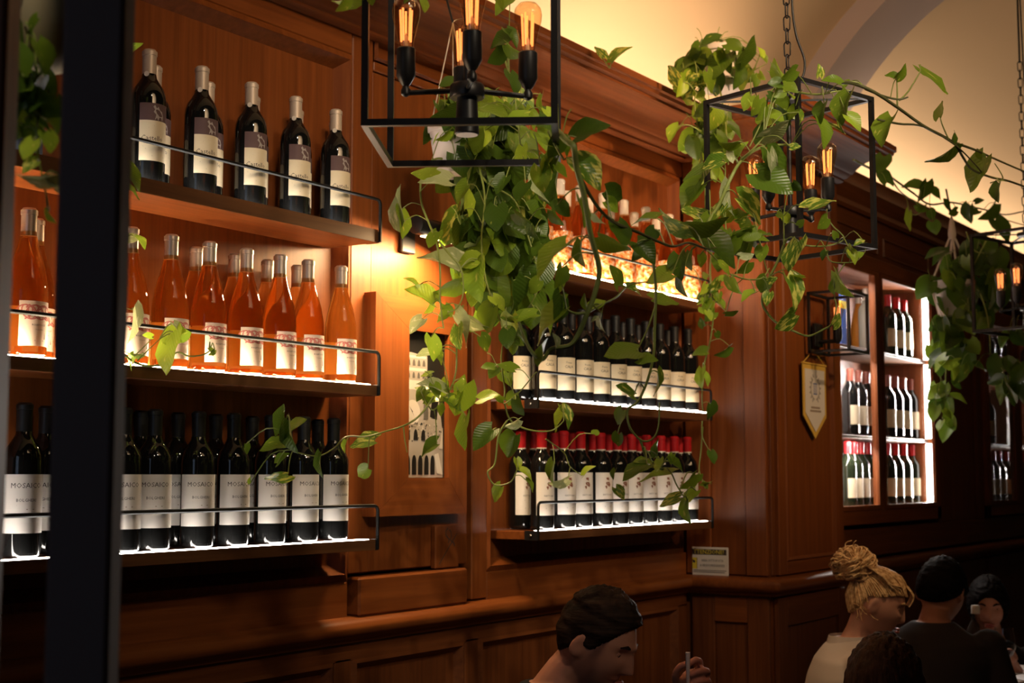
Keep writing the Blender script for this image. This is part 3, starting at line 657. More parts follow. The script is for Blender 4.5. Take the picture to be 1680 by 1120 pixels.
# framed photograph
FX0, FX1, FZ0, FZ1 = 2.922, 3.340, 1.392, 1.987
pf = empty('framed_photograph', ((FX0+FX1)/2, 2.445, FZ0), label='wide oak picture frame with narrow black and white building photograph', cat='picture frame')
def fr_bar(pts):
    v = [(x-(FX0+FX1)/2, y, z-FZ0) for y in (-.045, 0) for x, z in pts]
    MB().add(v, [(3, 2, 1, 0), (4, 5, 6, 7), (0, 1, 5, 4), (1, 2, 6, 5), (2, 3, 7, 6), (3, 0, 4, 7)]).build('frame_bar', W_V if abs(pts[0][0]-pts[1][0]) < .02 else W_H, pf)
PX0, PX1, PZ0, PZ1 = 3.070, 3.250, 1.494, 1.896; e_ = .0014
fr_bar([(FX0, FZ0), (FX0+.001, FZ1), (PX0-e_, PZ1+e_), (PX0-e_, PZ0-e_)]); fr_bar([(FX1, FZ1), (FX1-.001, FZ0), (PX1+e_, PZ0-e_), (PX1+e_, PZ1+e_)])
fr_bar([(FX0+e_, FZ1), (FX1-e_, FZ1), (PX1, PZ1+e_), (PX0, PZ1+e_)]); fr_bar([(FX1-e_, FZ0), (FX0+e_, FZ0), (PX0, PZ0-e_), (PX1, PZ0-e_)])
G0 = mat('photo_black', (.010, .009, .008), .5); G1 = mat('photo_grey', (.34, .30, .27), .6); G2 = mat('photo_light', (.55, .50, .46), .6); G3 = mat('photo_dark_grey', (.10, .09, .08), .6)
ph = MB(); W_ = PX1-PX0; H_ = PZ1-PZ0
F = lambda x, y: Vector((PX0-(FX0+FX1)/2+x*W_, -.030, PZ0-FZ0+y*H_))
fl_poly(ph, F, rect(0, 1, 0, 1), 0)
fl_poly(ph, F, [(0, 0), (.96, 0), (.96, .30), (.86, .52), (.82, .62), (.55, .64), (.55, .84), (0, .86)], 1, .0004)
fl_poly(ph, F, rect(0, .55, .60, .665), 2, .0006); fl_poly(ph, F, rect(0, .52, .73, .75), 2, .0006); fl_poly(ph, F, rect(0, .52, .82, .835), 2, .0006)
for k in range(4):
    fl_poly(ph, F, archp(.05+.125*k, .12+.125*k, .765, .81), 3, .0008); fl_poly(ph, F, archp(.05+.125*k, .11+.125*k, .68, .722), 3, .0008)
fl_poly(ph, F, [(.18+.19*math.cos(a), .445+.085*math.sin(a)) for a in [i*PI/12 for i in range(24)]], 2, .0008)
fl_poly(ph, F, [(.18, .44), (.19, .45), (.10, .485)], 0, .001); fl_poly(ph, F, [(.175, .445), (.19, .44), (.24, .40)], 0, .001)
fl_poly(ph, F, rect(.46, .58, .40, .52), 3, .0008); fl_poly(ph, F, [(.62, .42), (.80, .40), (.84, .56), (.70, .62)], 0, .0008)
rr = random.Random(3)
for k in range(90):
    x, y, s = rr.uniform(0, .9), rr.uniform(.24, .37), rr.uniform(.012, .03); fl_poly(ph, F, rect(x, x+s, y, y+s*.4), rr.choice([0, 3, 2]), .0009+.000002*k)
for k in range(3): fl_poly(ph, F, archp(.02+.19*k, .12+.19*k, .255, .33), 0, .0012)
for k in range(5): fl_poly(ph, F, archp(.015+.155*k, .125+.155*k, .02, .155), 0, .0012)
fl_poly(ph, F, [(.80, .03), (.95, .02), (.84, .17), (.74, .16)], 2, .0013); fl_poly(ph, F, [(.86, .2), (.95, .2), (.95, .36)], 2, .0013)
ph.build('photograph', [G0, G1, G2, G3], pf)
# picture lamp above the frame
pl = empty('picture_lamp', (3.10, 2.44, 2.165), label='black tubular picture lamp on the wall above the framed photograph', cat='lamp')
MB().box(-.03, .03, -.012, 0, -.05, .05, 0, .003).build('wall_plate', BLACK, pl)
MB().tube([(0, -.01, .02), (0, -.07, .035), (0, -.12, .01)], .008, 8).build('arm', BLACK, pl, 40)
o = MB().lathe([(.020, 0), (.024, .002), (.024, .278), (.020, .28)], 20).build('lamp_shade', BLACK, pl, 40); o.rotation_euler = (0, PI/2, 0); o.location = (-.125, -.13, .0)
o = MB().box(-.10, .10, -.010, .010, -.0265, -.0235).build('diffuser', mat('warm_diffuser', (1, .8, .5), emit=(1, .72, .36), estr=9), pl); o.location = (0.01, -.13, 0)
a_ = area('picture_light', (3.07, 2.295, 2.126), (3.03, 2.37, 1.95), .28, .02, 11, (1.0, .68, .34), 165)
# small carved plaque
pq = MB().box(-.056, .056, -.018, 0, 0, .122, 0, .003).build('wooden_plaque', W_V, label='small wooden plaque with black squiggle and diagonal line below the picture frame', cat='plaque'); pq.location = (3.285, 2.446, 1.239)
mk = MB(); F = quad_map((0, -.0185, 0), (1, 0, 0), (0, 0, 1))
def fl_line(mb, F, pts, w_, m):
    pts = [Vector(p) for p in pts]; v = []
    for i, p in enumerate(pts):
        d = (pts[min(i+1, len(pts)-1)]-pts[max(i-1, 0)]).normalized(); nn = Vector((-d.y, d.x))*w_/2; v += [F(*(p+nn)), F(*(p-nn))]
    mb.add(v, [(2*i, 2*i+1, 2*i+3, 2*i+2) for i in range(len(pts)-1)], m)
fl_line(mk, F, [(.002, .112), (-.008, .105), (-.008, .092), (0, .086), (.008, .08), (.004, .07)], .004, 0)
fl_line(mk, F, [(.008, .108), (.016, .100), (.018, .088), (.012, .080), (.02, .074), (.03, .070), (.034, .06)], .004, 0)
fl_line(mk, F, [(-.04, .012), (.045, .096)], .0032, 0); mk.build('carved_mark', INK, pq)
# surveillance notice on the pier reveal
sg = empty('notice_sign', (PIER_X, 2.342, 1.116), label='white rectangular surveillance notice standing on the chair rail by the pier', cat='sign')
MB().box(-.003, -.0002, -.073, .073, .001, .122, 0, .001).build('board', PWHITE, sg)
F = quad_map((-.0032, .073, .0), (0, -1, 0), (0, 0, 1)); NX = (-1, 0, 0); q = MB()
fl_poly(q, F, rect(.001, .139, .094, .114), 0, .0001, NX); fl_text(q, F, 'TTENZIONE!', .0215, .068, .104, 1, .0003, NX)
fl_poly(q, F, rect(.001, .021, .042, .083), 1, .0001, NX); fl_poly(q, F, rect(.001, .019, .044, .081), 1, .0002, NX)
fl_poly(q, F, [(.002, .066), (.012, .063), (.013, .072), (.002, .076)], 0, .0003, NX); fl_line(q, lambda x, y: F(x, y)+Vector(NX)*.0003, [(.020, .042), (.020, .083)], .0015, 0)
fl_text(q, F, 'AREA SOTTOPOSTA', .0125, .082, .073, 0, .0002, NX, .78); fl_text(q, F, 'A VIDEOSORVEGLIANZA', .0125, .082, .055, 0, .0002, NX, .72)
for zz, e2 in ((.036, .138), (.030, .132)): fl_poly(q, F, rect(.004, e2, zz, zz+.0022), 0, .0002, NX)
q.build('lettering', [INK, YEL], sg)
# pennant hung on the pier under the lantern
pn = empty('pennant', (5.19, PIER_Y-.004, 1.925), label='white pointed pennant with gold border hanging on the pier', cat='pennant')
v = [(-.115, -.115+.115), (.115, 0), (.115, -.20), (0, -.285), (-.115, -.20)]
def penn(s, y): return [(x*s, y, -.13+(z+.13)*s) for x, z in v]
def slab(mb, pts, y0, y1, m):
    n = len(pts); mb.add([(p[0], y, p[2]) for y in (y0, y1) for p in pts], [tuple(range(n)), tuple(range(2*n-1, n-1, -1))]+[(i, n+i, n+(i+1) % n, (i+1) % n) for i in range(n)], m)
a2 = MB(); slab(a2, penn(1, 0), -.004, -.001, 0); a2.build('gold_border', GOLD, pn)
a2 = MB(); slab(a2, penn(.84, 0), -.006, -.0041, 0); cl = a2.build('cloth', PWHITE, pn)
em = MB(); F = quad_map((0, -.0063, -.095), (1, 0, 0), (0, 0, 1))
for s in (-1, 1):
    fl_line(em, F, [(s*.042*math.sin(t), -.042*math.cos(t)) for t in [.2+i*.3 for i in range(9)]], .007, 1)
    for t in [.4+i*.38 for i in range(7)]: fl_poly(em, F, [(s*.048*math.sin(t), -.048*math.cos(t)), (s*.062*math.sin(t+.12), -.062*math.cos(t+.12)), (s*.045*math.sin(t+.25), -.045*math.cos(t+.25))], 1, .0001)
fl_poly(em, F, rect(-.02, .02, -.022, .022), 0, .0001)
for k in range(3): fl_poly(em, F, rect(-.018+.013*k, -.010+.013*k, -.018, .018), 2, .0003)
for zz, hw in ((-.072, .045), (-.085, .055)): fl_poly(em, F, rect(-hw, hw, zz-.004, zz+.004), 3, .0001)
em.build('emblem', [BLUE, G1, PWHITE, INKF], cl)
MB().tube([(-.11, -.003, 0), (-.0, -.003, .055), (.11, -.003, 0)], .0022, 6).build('hanging_cord', GOLD, pn)
MB().tube([(-.12, -.004, 0), (.12, -.004, 0)], .004, 8).build('rod', GOLD, pn)

# ================================================================== LAMPS
def bulb_parts(root, p, s=1.0, dim=False):
    x, y, z = p
    so = MB().lathe([(.006, -.012), (.010, -.006), (.0165, .006), (.0165, .052), (.0145, .054)], 20).build('socket', BLACK, root, 40); so.location = p; so.scale = (s, s, s)
    g_ = MB().lathe([(.0125, .052), (.0135, .064), (.0185, .086), (.0235, .108), (.0245, .120), (.0225, .131), (.016, .139), (.006, .1425), (.001, .143)], 24, capb=False).build('bulb', BULB, so, 60)
    f_ = MB()
    for a in range(5):
        cx, cy = .0105*math.cos(a*PI*.4+.5), .0105*math.sin(a*PI*.4+.5); f_.tube([(cx*.8, cy*.8, .066), (cx, cy, .122)], .0019, 6)
    f_.build('filament', FILD if dim else FIL, so)
    MB().lathe([(.004, .052), (.003, .075), (.001, .08)], 10).build('glass_stem', CERAM, so, 40)
def link_mesh():
    pts = [(.0085*math.cos(a), 0, (.0115 if math.sin(a) >= 0 else -.0115)+.0085*math.sin(a)) for a in [i*PI/6 for i in range(12)]]
    return MB().tube(pts+[pts[0]], .0019, 6)
def pendant(x, y, rot, z0, label, links, cord=True, W_=.29, H_=.385, dim=False):
    root = empty('pendant_lamp', (x, y, z0), rot, label=label, cat='pendant lamp', group='black cage pendant lamps')
    h = W_/2; t = .011
    for sx, sy in ((-1, -1), (1, -1), (1, 1), (-1, 1)): MB().bar((sx*h, sy*h, 0), (sx*h, sy*h, H_), t).build('upright', BLACK, root)
    for z in (t/2, H_-t/2):
        for a, b_ in (((-h, -h), (h, -h)), ((h, -h), (h, h)), ((h, h), (-h, h)), ((-h, h), (-h, -h))):
            d = Vector((b_[0]-a[0], b_[1]-a[1])).normalized()*t/2
            MB().bar((a[0]+d.x, a[1]+d.y, z), (b_[0]-d.x, b_[1]-d.y, z), t).build('crossbar', BLACK, root)
    for s in (1, -1): MB().bar((-h, -h*s, H_-.004), (h, h*s, H_-.004), .007, 0, .004).build('top_brace', BLACK, root)
    MB().lathe([(.0, 0), (.032, .001), (.032, .014), (.010, .02), (.010, .03)], 20).build('top_plate', BLACK, root, 40).location = (0, 0, H_-.012)
    hz = .085
    hub = MB().lathe([(.029, 0), (.030, .002), (.030, .020), (.027, .024)], 24).build('hub', BLACK, root, 40); hub.location = (0, 0, hz)
    MB().tube([(0, 0, hz+.02), (0, 0, H_-.01)], .006, 10).build('stem', BLACK, root, 40)
    dn = MB().lathe([(.0175, 0), (.021, -.062), (.019, -.064)], 24).build('downlight', BLACK, root, 40); dn.location = (0, 0, hz)
    MB().lathe([(.0185, -.0645), (.0185, -.0635)], 20).build('lens', LENS, dn)
    for k in range(4):
        a = k*PI/2+.16; dx, dy = math.cos(a), math.sin(a); ra = .105
        MB().tube([(dx*.028, dy*.028, hz+.012), (dx*ra, dy*ra, hz+.006)], .0048, 8).build('arm', BLACK, root, 40)
        o = MB().lathe([(.002, -.009), (.008, -.005), (.0085, .003), (.005, .010)], 12).build('arm_end', BLACK, root, 40); o.location = (dx*ra, dy*ra, hz+.008)
        bulb_parts(root, (dx*ra, dy*ra, hz+.030), 1, dim)
    l0 = None
    for k in range(links):
        if l0 is None: l0 = link_mesh().build('chain_link', BLACK, root, 50); o = l0
        else: o = l0.copy(); COL.objects.link(o); o.parent = root
        o.location = (0, 0, H_+.028+.0335*k); o.rotation_euler = (0, 0, (k % 2)*PI/2+.3)
    ztop = H_+.028+.0335*links
    zc = 2.4+math.sqrt(1.5**2-(y-1.1)**2)-z0
    MB().tube([(0, 0, ztop-.02), (0, 0, zc-.02)], .004, 6).build('ceiling_rod', BLACK, root)
    if cord: MB().tube(catmull([(.004, 0, H_+.015), (.030, -.018, H_+.05), (.038, -.024, H_+.10), (.020, -.012, H_+.17), (.012, -.008, H_+.26), (.018, -.012, H_+.4), (.012, -.008, ztop), (.006, 0, zc-.03)], 6), .0030, 8).build('cord', BLACK, root, 50)
    return root
pendant(1.944, 1.399, math.radians(-59), 2.058, 'black cage pendant lamp with amber bulbs, nearest, at top centre', 8, W_=.305)
pendant(3.315, 1.388, math.radians(-16), 2.06, 'black cage pendant lamp with chain and trailing pothos, right of centre', 24)
pendant(5.66, 1.40, math.radians(-16), 2.05, 'dim black cage pendant lamp at the right edge of the picture', 20, dim=True)
# wall lantern on the pier
wl = empty('wall_lantern', (5.235, PIER_Y, 1.965), label='black open box wall lantern with one amber bulb on the pier', cat='wall lamp')
w2, d2, h2, t = .10, .17, .235, .010
for sx in (-1, 1):
    for yy in (-d2, -.012): MB().bar((sx*w2, yy, 0), (sx*w2, yy, h2), t).build('upright', BLACK, wl)
for z in (t/2, h2-t/2):
    for a, b_ in (((-w2, -d2), (w2, -d2)), ((w2, -d2), (w2, -.012)), ((w2, -.012), (-w2, -.012)), ((-w2, -.012), (-w2, -d2))): MB().bar((*a, z), (*b_, z), t).build('crossbar', BLACK, wl)
MB().box(-.04, .04, -.014, 0, .03, .12, 0, .002).build('wall_plate', BLACK, wl)
MB().tube([(0, -.012, .05), (0, -.085, .05)], .008, 8).build('arm', BLACK, wl, 40)
bulb_parts(wl, (0, -.088, .052), 1.05, True)

# ================================================================== PLANTS
def leaf_mesh(fold, curl, twist, wide, mkey):
    T = [0, .10, .28, .50, .72, .90, 1.0]; HW = [.22, .40, .47, .42, .29, .12, .004]; LB = [.20, .10, .02, 0, 0, 0, 0]
    v = []; f = []
    for t, hw, lb in zip(T, HW, LB):
        for s in (-1, -.55, 0, .55, 1):
            x = s*hw*wide; y = t - lb*abs(s)**1.5*1.0 + (.03 if t == 0 and s == 0 else 0)
            z = fold*abs(x) - curl*t*t + twist*x*t + .035*math.sin(9*t+3*s)*abs(s)
            v.append((x, y, z))
    for i in range(6):
        for j in range(4):
            a = i*5+j; f.append((a, a+1, a+6, a+5))
    me = bpy.data.meshes.new('leaf'); me.from_pydata(v, [], f); me.materials.append(LEAFM[mkey]); me.polygons.foreach_set('use_smooth', [True]*len(f)); me.update(); return me
LEAVES = {k: [leaf_mesh(fo, cu, tw, wi, k) for fo, cu, tw, wi in ((.22, .16, .12, 1.0), (.38, .28, -.15, .94), (.12, .08, .05, 1.06), (.55, .20, .2, .9))] for k in 'dglvp'}
PITCHV = FWD
def place_leaf(root, base, tipdir, normal, size, key, rnd):
    o = bpy.data.objects.new('leaf', rnd.choice(LEAVES[key])); COL.objects.link(o); o.parent = root
    y = tipdir.normalized(); z = (normal - y*normal.dot(y)); z = z.normalized() if z.length > 1e-4 else y.orthogonal().normalized(); x = y.cross(z)
    b = base - root.location
    o.matrix_local = Matrix(((x.x*size, y.x*size, z.x*size, b.x), (x.y*size, y.y*size, z.y*size, b.y), (x.z*size, y.z*size, z.z*size, b.z), (0, 0, 0, 1)))
    return o
class Plant:
    def __init__(s, loc, label, seed, cat='plant', name='pothos_plant'):
        s.root = empty(name, loc, label=label, cat=cat, group='pothos plants'); s.rnd = random.Random(seed); s.vp = []; s.n = 0
    def vine(s, pts, r=.0028, m=None, dense=5):
        """pts: (px, py, depth) read off the place; the stem is a real tube"""
        P = catmull([atD(*p) for p in pts], dense); s.vp += P
        q = [p - s.root.location for p in P]
        return MB().tube(q, [r*(1-.45*i/len(q)) for i in range(len(q))], 6).build('vine', m or STEM, s.root, 60)
    def stalks(s, L):
        if not L: return
        for a, b_ in L:
            a = a - s.root.location; b_ = b_ - s.root.location; mid = (a+b_)/2 + Vector((0, 0, (a-b_).length*.22))
            MB().tube(catmull([a, mid, b_], 3), .0013, 5).build('leaf_stalk', STEM, s.root, 60)
    def leaves(s, rows, D, jit=.03, stalk=.16):
        """rows: (base x, base y, tip x, tip y, width, kind[, depth])"""
        L = []
        for r in rows:
            bx, by, tx, ty, wd = r[:5]; key = r[5] if len(r) > 5 else 'g'; d = (r[6] if len(r) > 6 else D(bx, by) if callable(D) else D) + s.rnd.uniform(-jit, jit)
            base = atD(bx, by, d); l = math.hypot(tx-bx, ty-by); ln = max(l*1.06, wd/.90)
            dp = math.sqrt(max(0, ln*ln-l*l))*(1 if s.rnd.random() < .35 else -1)
            dirv = RGT*((tx-bx)/FPX*d) - UPV*((ty-by)/FPX*d) + FWD*(dp/FPX*d)
            size = ln/FPX*d; y = dirv.normalized(); tocam = (CAM-base).normalized(); z = (tocam-y*tocam.dot(y)).normalized(); x = y.cross(z)
            c = min(1, wd/(.92*ln)); a = math.acos(max(.22, c)); up = x.z > 0
            sg = 1 if s.rnd.random() < .5 else -1
            if up is False: sg = sg
            # prefer upper faces turned to the added overhead spots
            n1 = z*math.cos(a)+x*math.sin(a); n2 = z*math.cos(a)-x*math.sin(a); n = n1 if (n1.z > n2.z) == (s.rnd.random() < .75) else n2
            if key == 'p' and s.rnd.random() < .5: n = -n
            place_leaf(s.root, base, dirv, n, size, key, s.rnd); s.n += 1
            if s.vp and stalk:
                q = min(s.vp, key=lambda p: (p-base).length_squared)
                if (q-base).length < stalk: L.append((q, base))
        s.stalks(L)
    def fill(s, cx, cy, rx, ry, n, px, D, kinds='ddddggv', dj=.10, down=.75):
        L = []
        for i in range(n):
            for _ in range(30):
                u, v = s.rnd.uniform(-1, 1), s.rnd.uniform(-1, 1)
                if u*u+v*v < 1: break
            d = D + s.rnd.uniform(-dj, dj); base = atD(cx+u*rx, cy+v*ry, d); size = px*s.rnd.uniform(.75, 1.25)/FPX*d
            dirv = RGT*s.rnd.gauss(0, .55) - UPV*(down+s.rnd.gauss(0, .35)) + FWD*s.rnd.gauss(0, .35)
            nv = (CAM-base).normalized()*.8 + Vector((0, 0, .7)) + RGT*s.rnd.gauss(0, .5) + FWD*s.rnd.gauss(0, .3)
            place_leaf(s.root, base, dirv, nv, size, s.rnd.choice(kinds), s.rnd); s.n += 1
            if i % 2 == 0: L.append((base + Vector((s.rnd.uniform(-.03, .03), s.rnd.uniform(-.03, .03), s.rnd.uniform(.03, .08))), base))
        s.stalks(L)
def pot(root, loc, r1, r0, h, saucer=True):
    p = MB().lathe([(r0*.9, 0), (r0, .004), (r1, h*.86), (r1*1.07, h*.86), (r1*1.09, h), (r1*.98, h), (r1*.96, h*.88), (.0, h*.86)], 28, capt=False).build('pot', CERAM, root, 40); p.location = Vector(loc)-root.location
    MB().lathe([(r1*.95, h*.865), (0, h*.875)], 20, capb=False, capt=False).build('soil', SOIL, p)
    if saucer: MB().lathe([(r0*1.0, -.012), (r0*1.22, -.010), (r0*1.25, .008), (r0*1.18, .008), (r0*1.05, -.002)], 28).build('saucer', CERAM, p, 40)
    return p
# --- hanging pot between the bottle alcoves
D1 = 3.72
pc = atD(742, 282, D1); ap = atD(766, 30, D1)
P1 = Plant(pc, 'large pothos hanging in a white pot behind the nearest pendant lamp', 11, name='hanging_pothos')
pot(P1.root, pc, .060, .044, .118)
for a in range(3):
    t = a*2*PI/3+.6; MB().tube([Vector((0, 0, ap.z-pc.z)), Vector((.064*math.cos(t), .064*math.sin(t), .11))], .0018, 5).build('hanging_cord', STRING, P1.root)
MB().tube([Vector((0, 0, ap.z-pc.z)), Vector((0, .02, 2.752-pc.z)), Vector((0, .03, 2.80-pc.z))], .003, 6).build('hook', BLACK, P1.root)
v = P1.vine
v([(735, 262, 3.7), (712, 262, 3.66), (692, 290, 3.62), (691, 330, 3.6), (702, 362, 3.58), (716, 398, 3.55), (722, 440, 3.5), (722, 490, 3.5), (725, 520, 3.5), (728, 538, 3.5)], .0034)
v([(720, 396, 3.55), (740, 420, 3.5), (756, 440, 3.5), (760, 480, 3.5), (750, 505, 3.5), (735, 512, 3.5)])
v([(835, 60, 3.7), (828, 95, 3.68), (842, 140, 3.65), (848, 190, 3.62), (855, 250, 3.6)])
v([(780, 250, 3.7), (795, 320, 3.66), (790, 400, 3.62), (800, 470, 3.6), (825, 540, 3.6), (822, 590, 3.58), (828, 640, 3.56), (826, 662, 3.56), (850, 645, 3.55), (880, 610, 3.5)])
v([(828, 662, 3.56), (838, 690, 3.6), (868, 705, 3.65), (905, 706, 3.7), (925, 690, 3.7)])
v([(832, 690, 3.56), (818, 715, 3.56), (812, 760, 3.55), (800, 775, 3.54), (812, 795, 3.54), (838, 790, 3.54), (850, 765, 3.54)])
v([(895, 720, 3.9), (925, 742, 3.95), (935, 765, 3.95), (955, 780, 3.95)], .002)
v([(760, 500, 3.55), (750, 560, 3.55), (748, 610, 3.55), (735, 645, 3.55), (712, 672, 3.55), (700, 660, 3.55), (690, 640, 3.55)])
v([(712, 650, 3.55), (690, 680, 3.5), (665, 697, 3.45), (630, 708, 3.4), (600, 716, 3.3), (568, 716, 3.15), (548, 735, 3.1), (520, 748, 3.05), (480, 740, 3.0)], .0026)
v([(662, 697, 3.45), (664, 720, 3.45), (668, 742, 3.45)], .002)
v([(770, 260, 3.7), (800, 300, 3.68), (845, 330, 3.66), (870, 400, 3.62), (885, 460, 3.6), (870, 500, 3.6), (850, 520, 3.6)])
v([(478, 738, 3.0), (468, 700, 3.0), (472, 680, 3.0)], .002)
P1.leaves([
 (737,297,690,291,30,'p'),(716,277,678,291,24,'l'),(664,362,643,300,30,'p'),(657,345,668,390,22,'l'),(765,343,773,298,18,'l'),(767,303,741,336,24,'g'),(718,380,702,406,20,'g'),
 (815,338,813,380,38,'d'),(755,446,687,406,34,'p'),(783,425,748,429,30,'l'),(786,431,780,494,42,'l'),(786,468,771,503,24,'l'),(757,462,706,491,30,'g'),(711,498,671,468,26,'l'),(684,470,667,452,9,'l'),
 (710,497,699,516,12,'l'),(693,523,671,543,24,'p'),(707,553,716,590,27,'l'),(718,577,682,581,14,'p'),(716,575,728,598,14,'g'),(745,516,780,564,28,'p'),(768,521,802,548,26,'p'),(810,503,793,547,37,'g'),
 (808,487,829,507,20,'l'),(842,460,848,516,32,'d'),(850,517,882,515,18,'g'),(752,535,750,573,20,'v'),(833,541,832,572,27,'d'),(788,552,805,576,24,'g'),(735,515,712,525,18,'g'),(730,500,742,520,16,'g'),
 (708,613,689,615,9,'g'),(728,640,690,620,20,'p'),(727,652,694,656,15,'l'),(766,628,756,680,36,'g'),(753,645,742,679,19,'l'),(752,640,758,619,17,'l'),(786,655,818,643,20,'l'),(765,682,755,735,18,'l'),
 (808,705,775,733,36,'d'),(717,727,683,745,25,'d'),(826,655,811,644,14,'g'),(846,713,826,753,38,'d'),(847,752,853,769,14,'l'),(822,798,806,824,19,'l'),(852,771,874,783,13,'l'),(862,787,877,804,8,'g'),
 (812,601,789,601,12,'g'),(845,606,815,594,16,'g'),(852,688,831,703,14,'p'),(846,655,856,682,18,'d'),(700,640,680,634,10,'g'),(705,660,688,650,10,'v'),
 (838,-3,811,21,25,'g'),(836,60,799,70,27,'d'),(830,50,851,76,20,'d'),(832,72,856,99,17,'g'),(827,84,802,106,27,'d'),(747,133,721,139,17,'d'),(749,180,707,201,26,'d'),(836,120,851,156,22,'d'),(789,177,839,193,20,'g'),
 (868,189,829,199,20,'l'),(738,214,719,234,15,'l'),(890,155,883,185,9,'l'),(895,180,913,201,17,'l'),(795,214,798,241,14,'l'),(880,217,906,246,28,'g'),(858,240,855,275,20,'l'),(898,278,879,304,27,'l'),(880,293,893,339,13,'p'),
 (917,280,901,346,21,'d'),(873,368,881,396,15,'d'),(885,460,867,481,22,'g'),(880,515,847,521,19,'g'),(893,525,908,549,14,'g'),(862,300,845,330,22,'d'),(830,290,812,316,26,'d'),(845,350,868,372,20,'d'),(905,345,918,372,18,'d'),(888,400,872,420,16,'d'),
 (615,722,569,727,26,'v',3.35),(604,768,583,783,26,'g',3.35),(568,722,562,741,9,'l',3.2),
 (458,712,464,662,20,'d',3.0),(469,708,503,684,16,'g',3.0),(474,726,428,731,20,'g',3.0),(476,690,481,743,16,'d',3.0),(472,779,431,790,20,'v',3.0),(411,792,409,780,7,'g',3.0),(404,728,406,746,11,'g',3.0),(527,742,521,781,13,'d',3.05),(455,760,470,740,12,'d',3.05),
 (925,672,905,708,14,'g',3.8),(920,668,937,700,20,'v',3.8),(975,712,981,704,13,'g',3.9),(910,760,902,800,11,'g',3.9),(932,785,904,800,17,'p',3.9),(958,780,973,761,11,'l',3.9),
], D1-.17)
P1.fill(815, 300, 75, 115, 72, 52, 3.78, 'dddddgv', .10)
P1.fill(800, 195, 85, 80, 44, 48, 3.72, 'ddggglv', .08)
P1.fill(840, 430, 60, 90, 44, 50, 3.74, 'dddddg', .08)
P1.fill(785, 390, 34, 80, 20, 48, 3.72, 'dddg', .06)
P1.fill(720, 640, 34, 26, 9, 24, 3.55, 'gglv', .03)
P1.fill(835, 590, 26, 60, 10, 24, 3.62, 'ddg', .04)
# --- long vine slung from the nearest lamp to the second lamp
P2 = Plant(atD(940, 262, 2.36), 'thick pothos vine slung from the nearest pendant lamp across the speckled bottles', 21, name='trailing_pothos')
def D2(x, y): return 2.36 + max(0, min(1, (x-960)/330))*.78
v = P2.vine
v([(915, 215, 2.40), (930, 232, 2.33), (941, 240, 2.30), (946, 275, 2.32), (958, 320, 2.33), (968, 380, 2.34), (983, 440, 2.35), (976, 480, 2.35), (964, 512, 2.35), (950, 545, 2.36), (935, 566, 2.36), (905, 572, 2.36), (888, 590, 2.36), (868, 570, 2.37), (851, 528, 2.38)], .0056)
v([(942, 270, 2.34), (962, 310, 2.36), (985, 345, 2.40), (1010, 366, 2.45), (1045, 380, 2.5), (1080, 396, 2.58), (1105, 404, 2.62), (1130, 398, 2.68), (1160, 408, 2.75), (1180, 405, 2.8)], .0034, STEMD)
v([(966, 512, 2.36), (985, 500, 2.4), (1010, 488, 2.45), (1032, 468, 2.5), (1062, 462, 2.55)], .0022)
v([(1068, 398, 2.55), (1073, 440, 2.58), (1076, 480, 2.6), (1074, 540, 2.62), (1072, 585, 2.62), (1060, 630, 2.63), (1045, 660, 2.64), (1030, 672, 2.64), (1033, 700, 2.64), (1052, 722, 2.65), (1070, 720, 2.65), (1080, 700, 2.65), (1082, 660, 2.65)], .0030)
v([(1076, 500, 2.6), (1062, 540, 2.6), (1045, 575, 2.6)], .002)
v([(1050, 720, 2.65), (1058, 745, 2.66), (1062, 762, 2.68), (1080, 768, 2.7), (1100, 775, 2.72), (1110, 795, 2.72), (1122, 815, 2.72)], .0024)
v([(1032, 668, 2.64), (1020, 690, 2.64), (1013, 712, 2.64)], .0018)
v([(965, 513, 2.35), (945, 514, 2.35), (930, 508, 2.35)], .0028)
v([(972, 500, 2.36), (985, 512, 2.38), (984, 524, 2.4)], .0016)
v([(900, 215, 2.42), (912, 240, 2.4), (925, 262, 2.38)], .003)
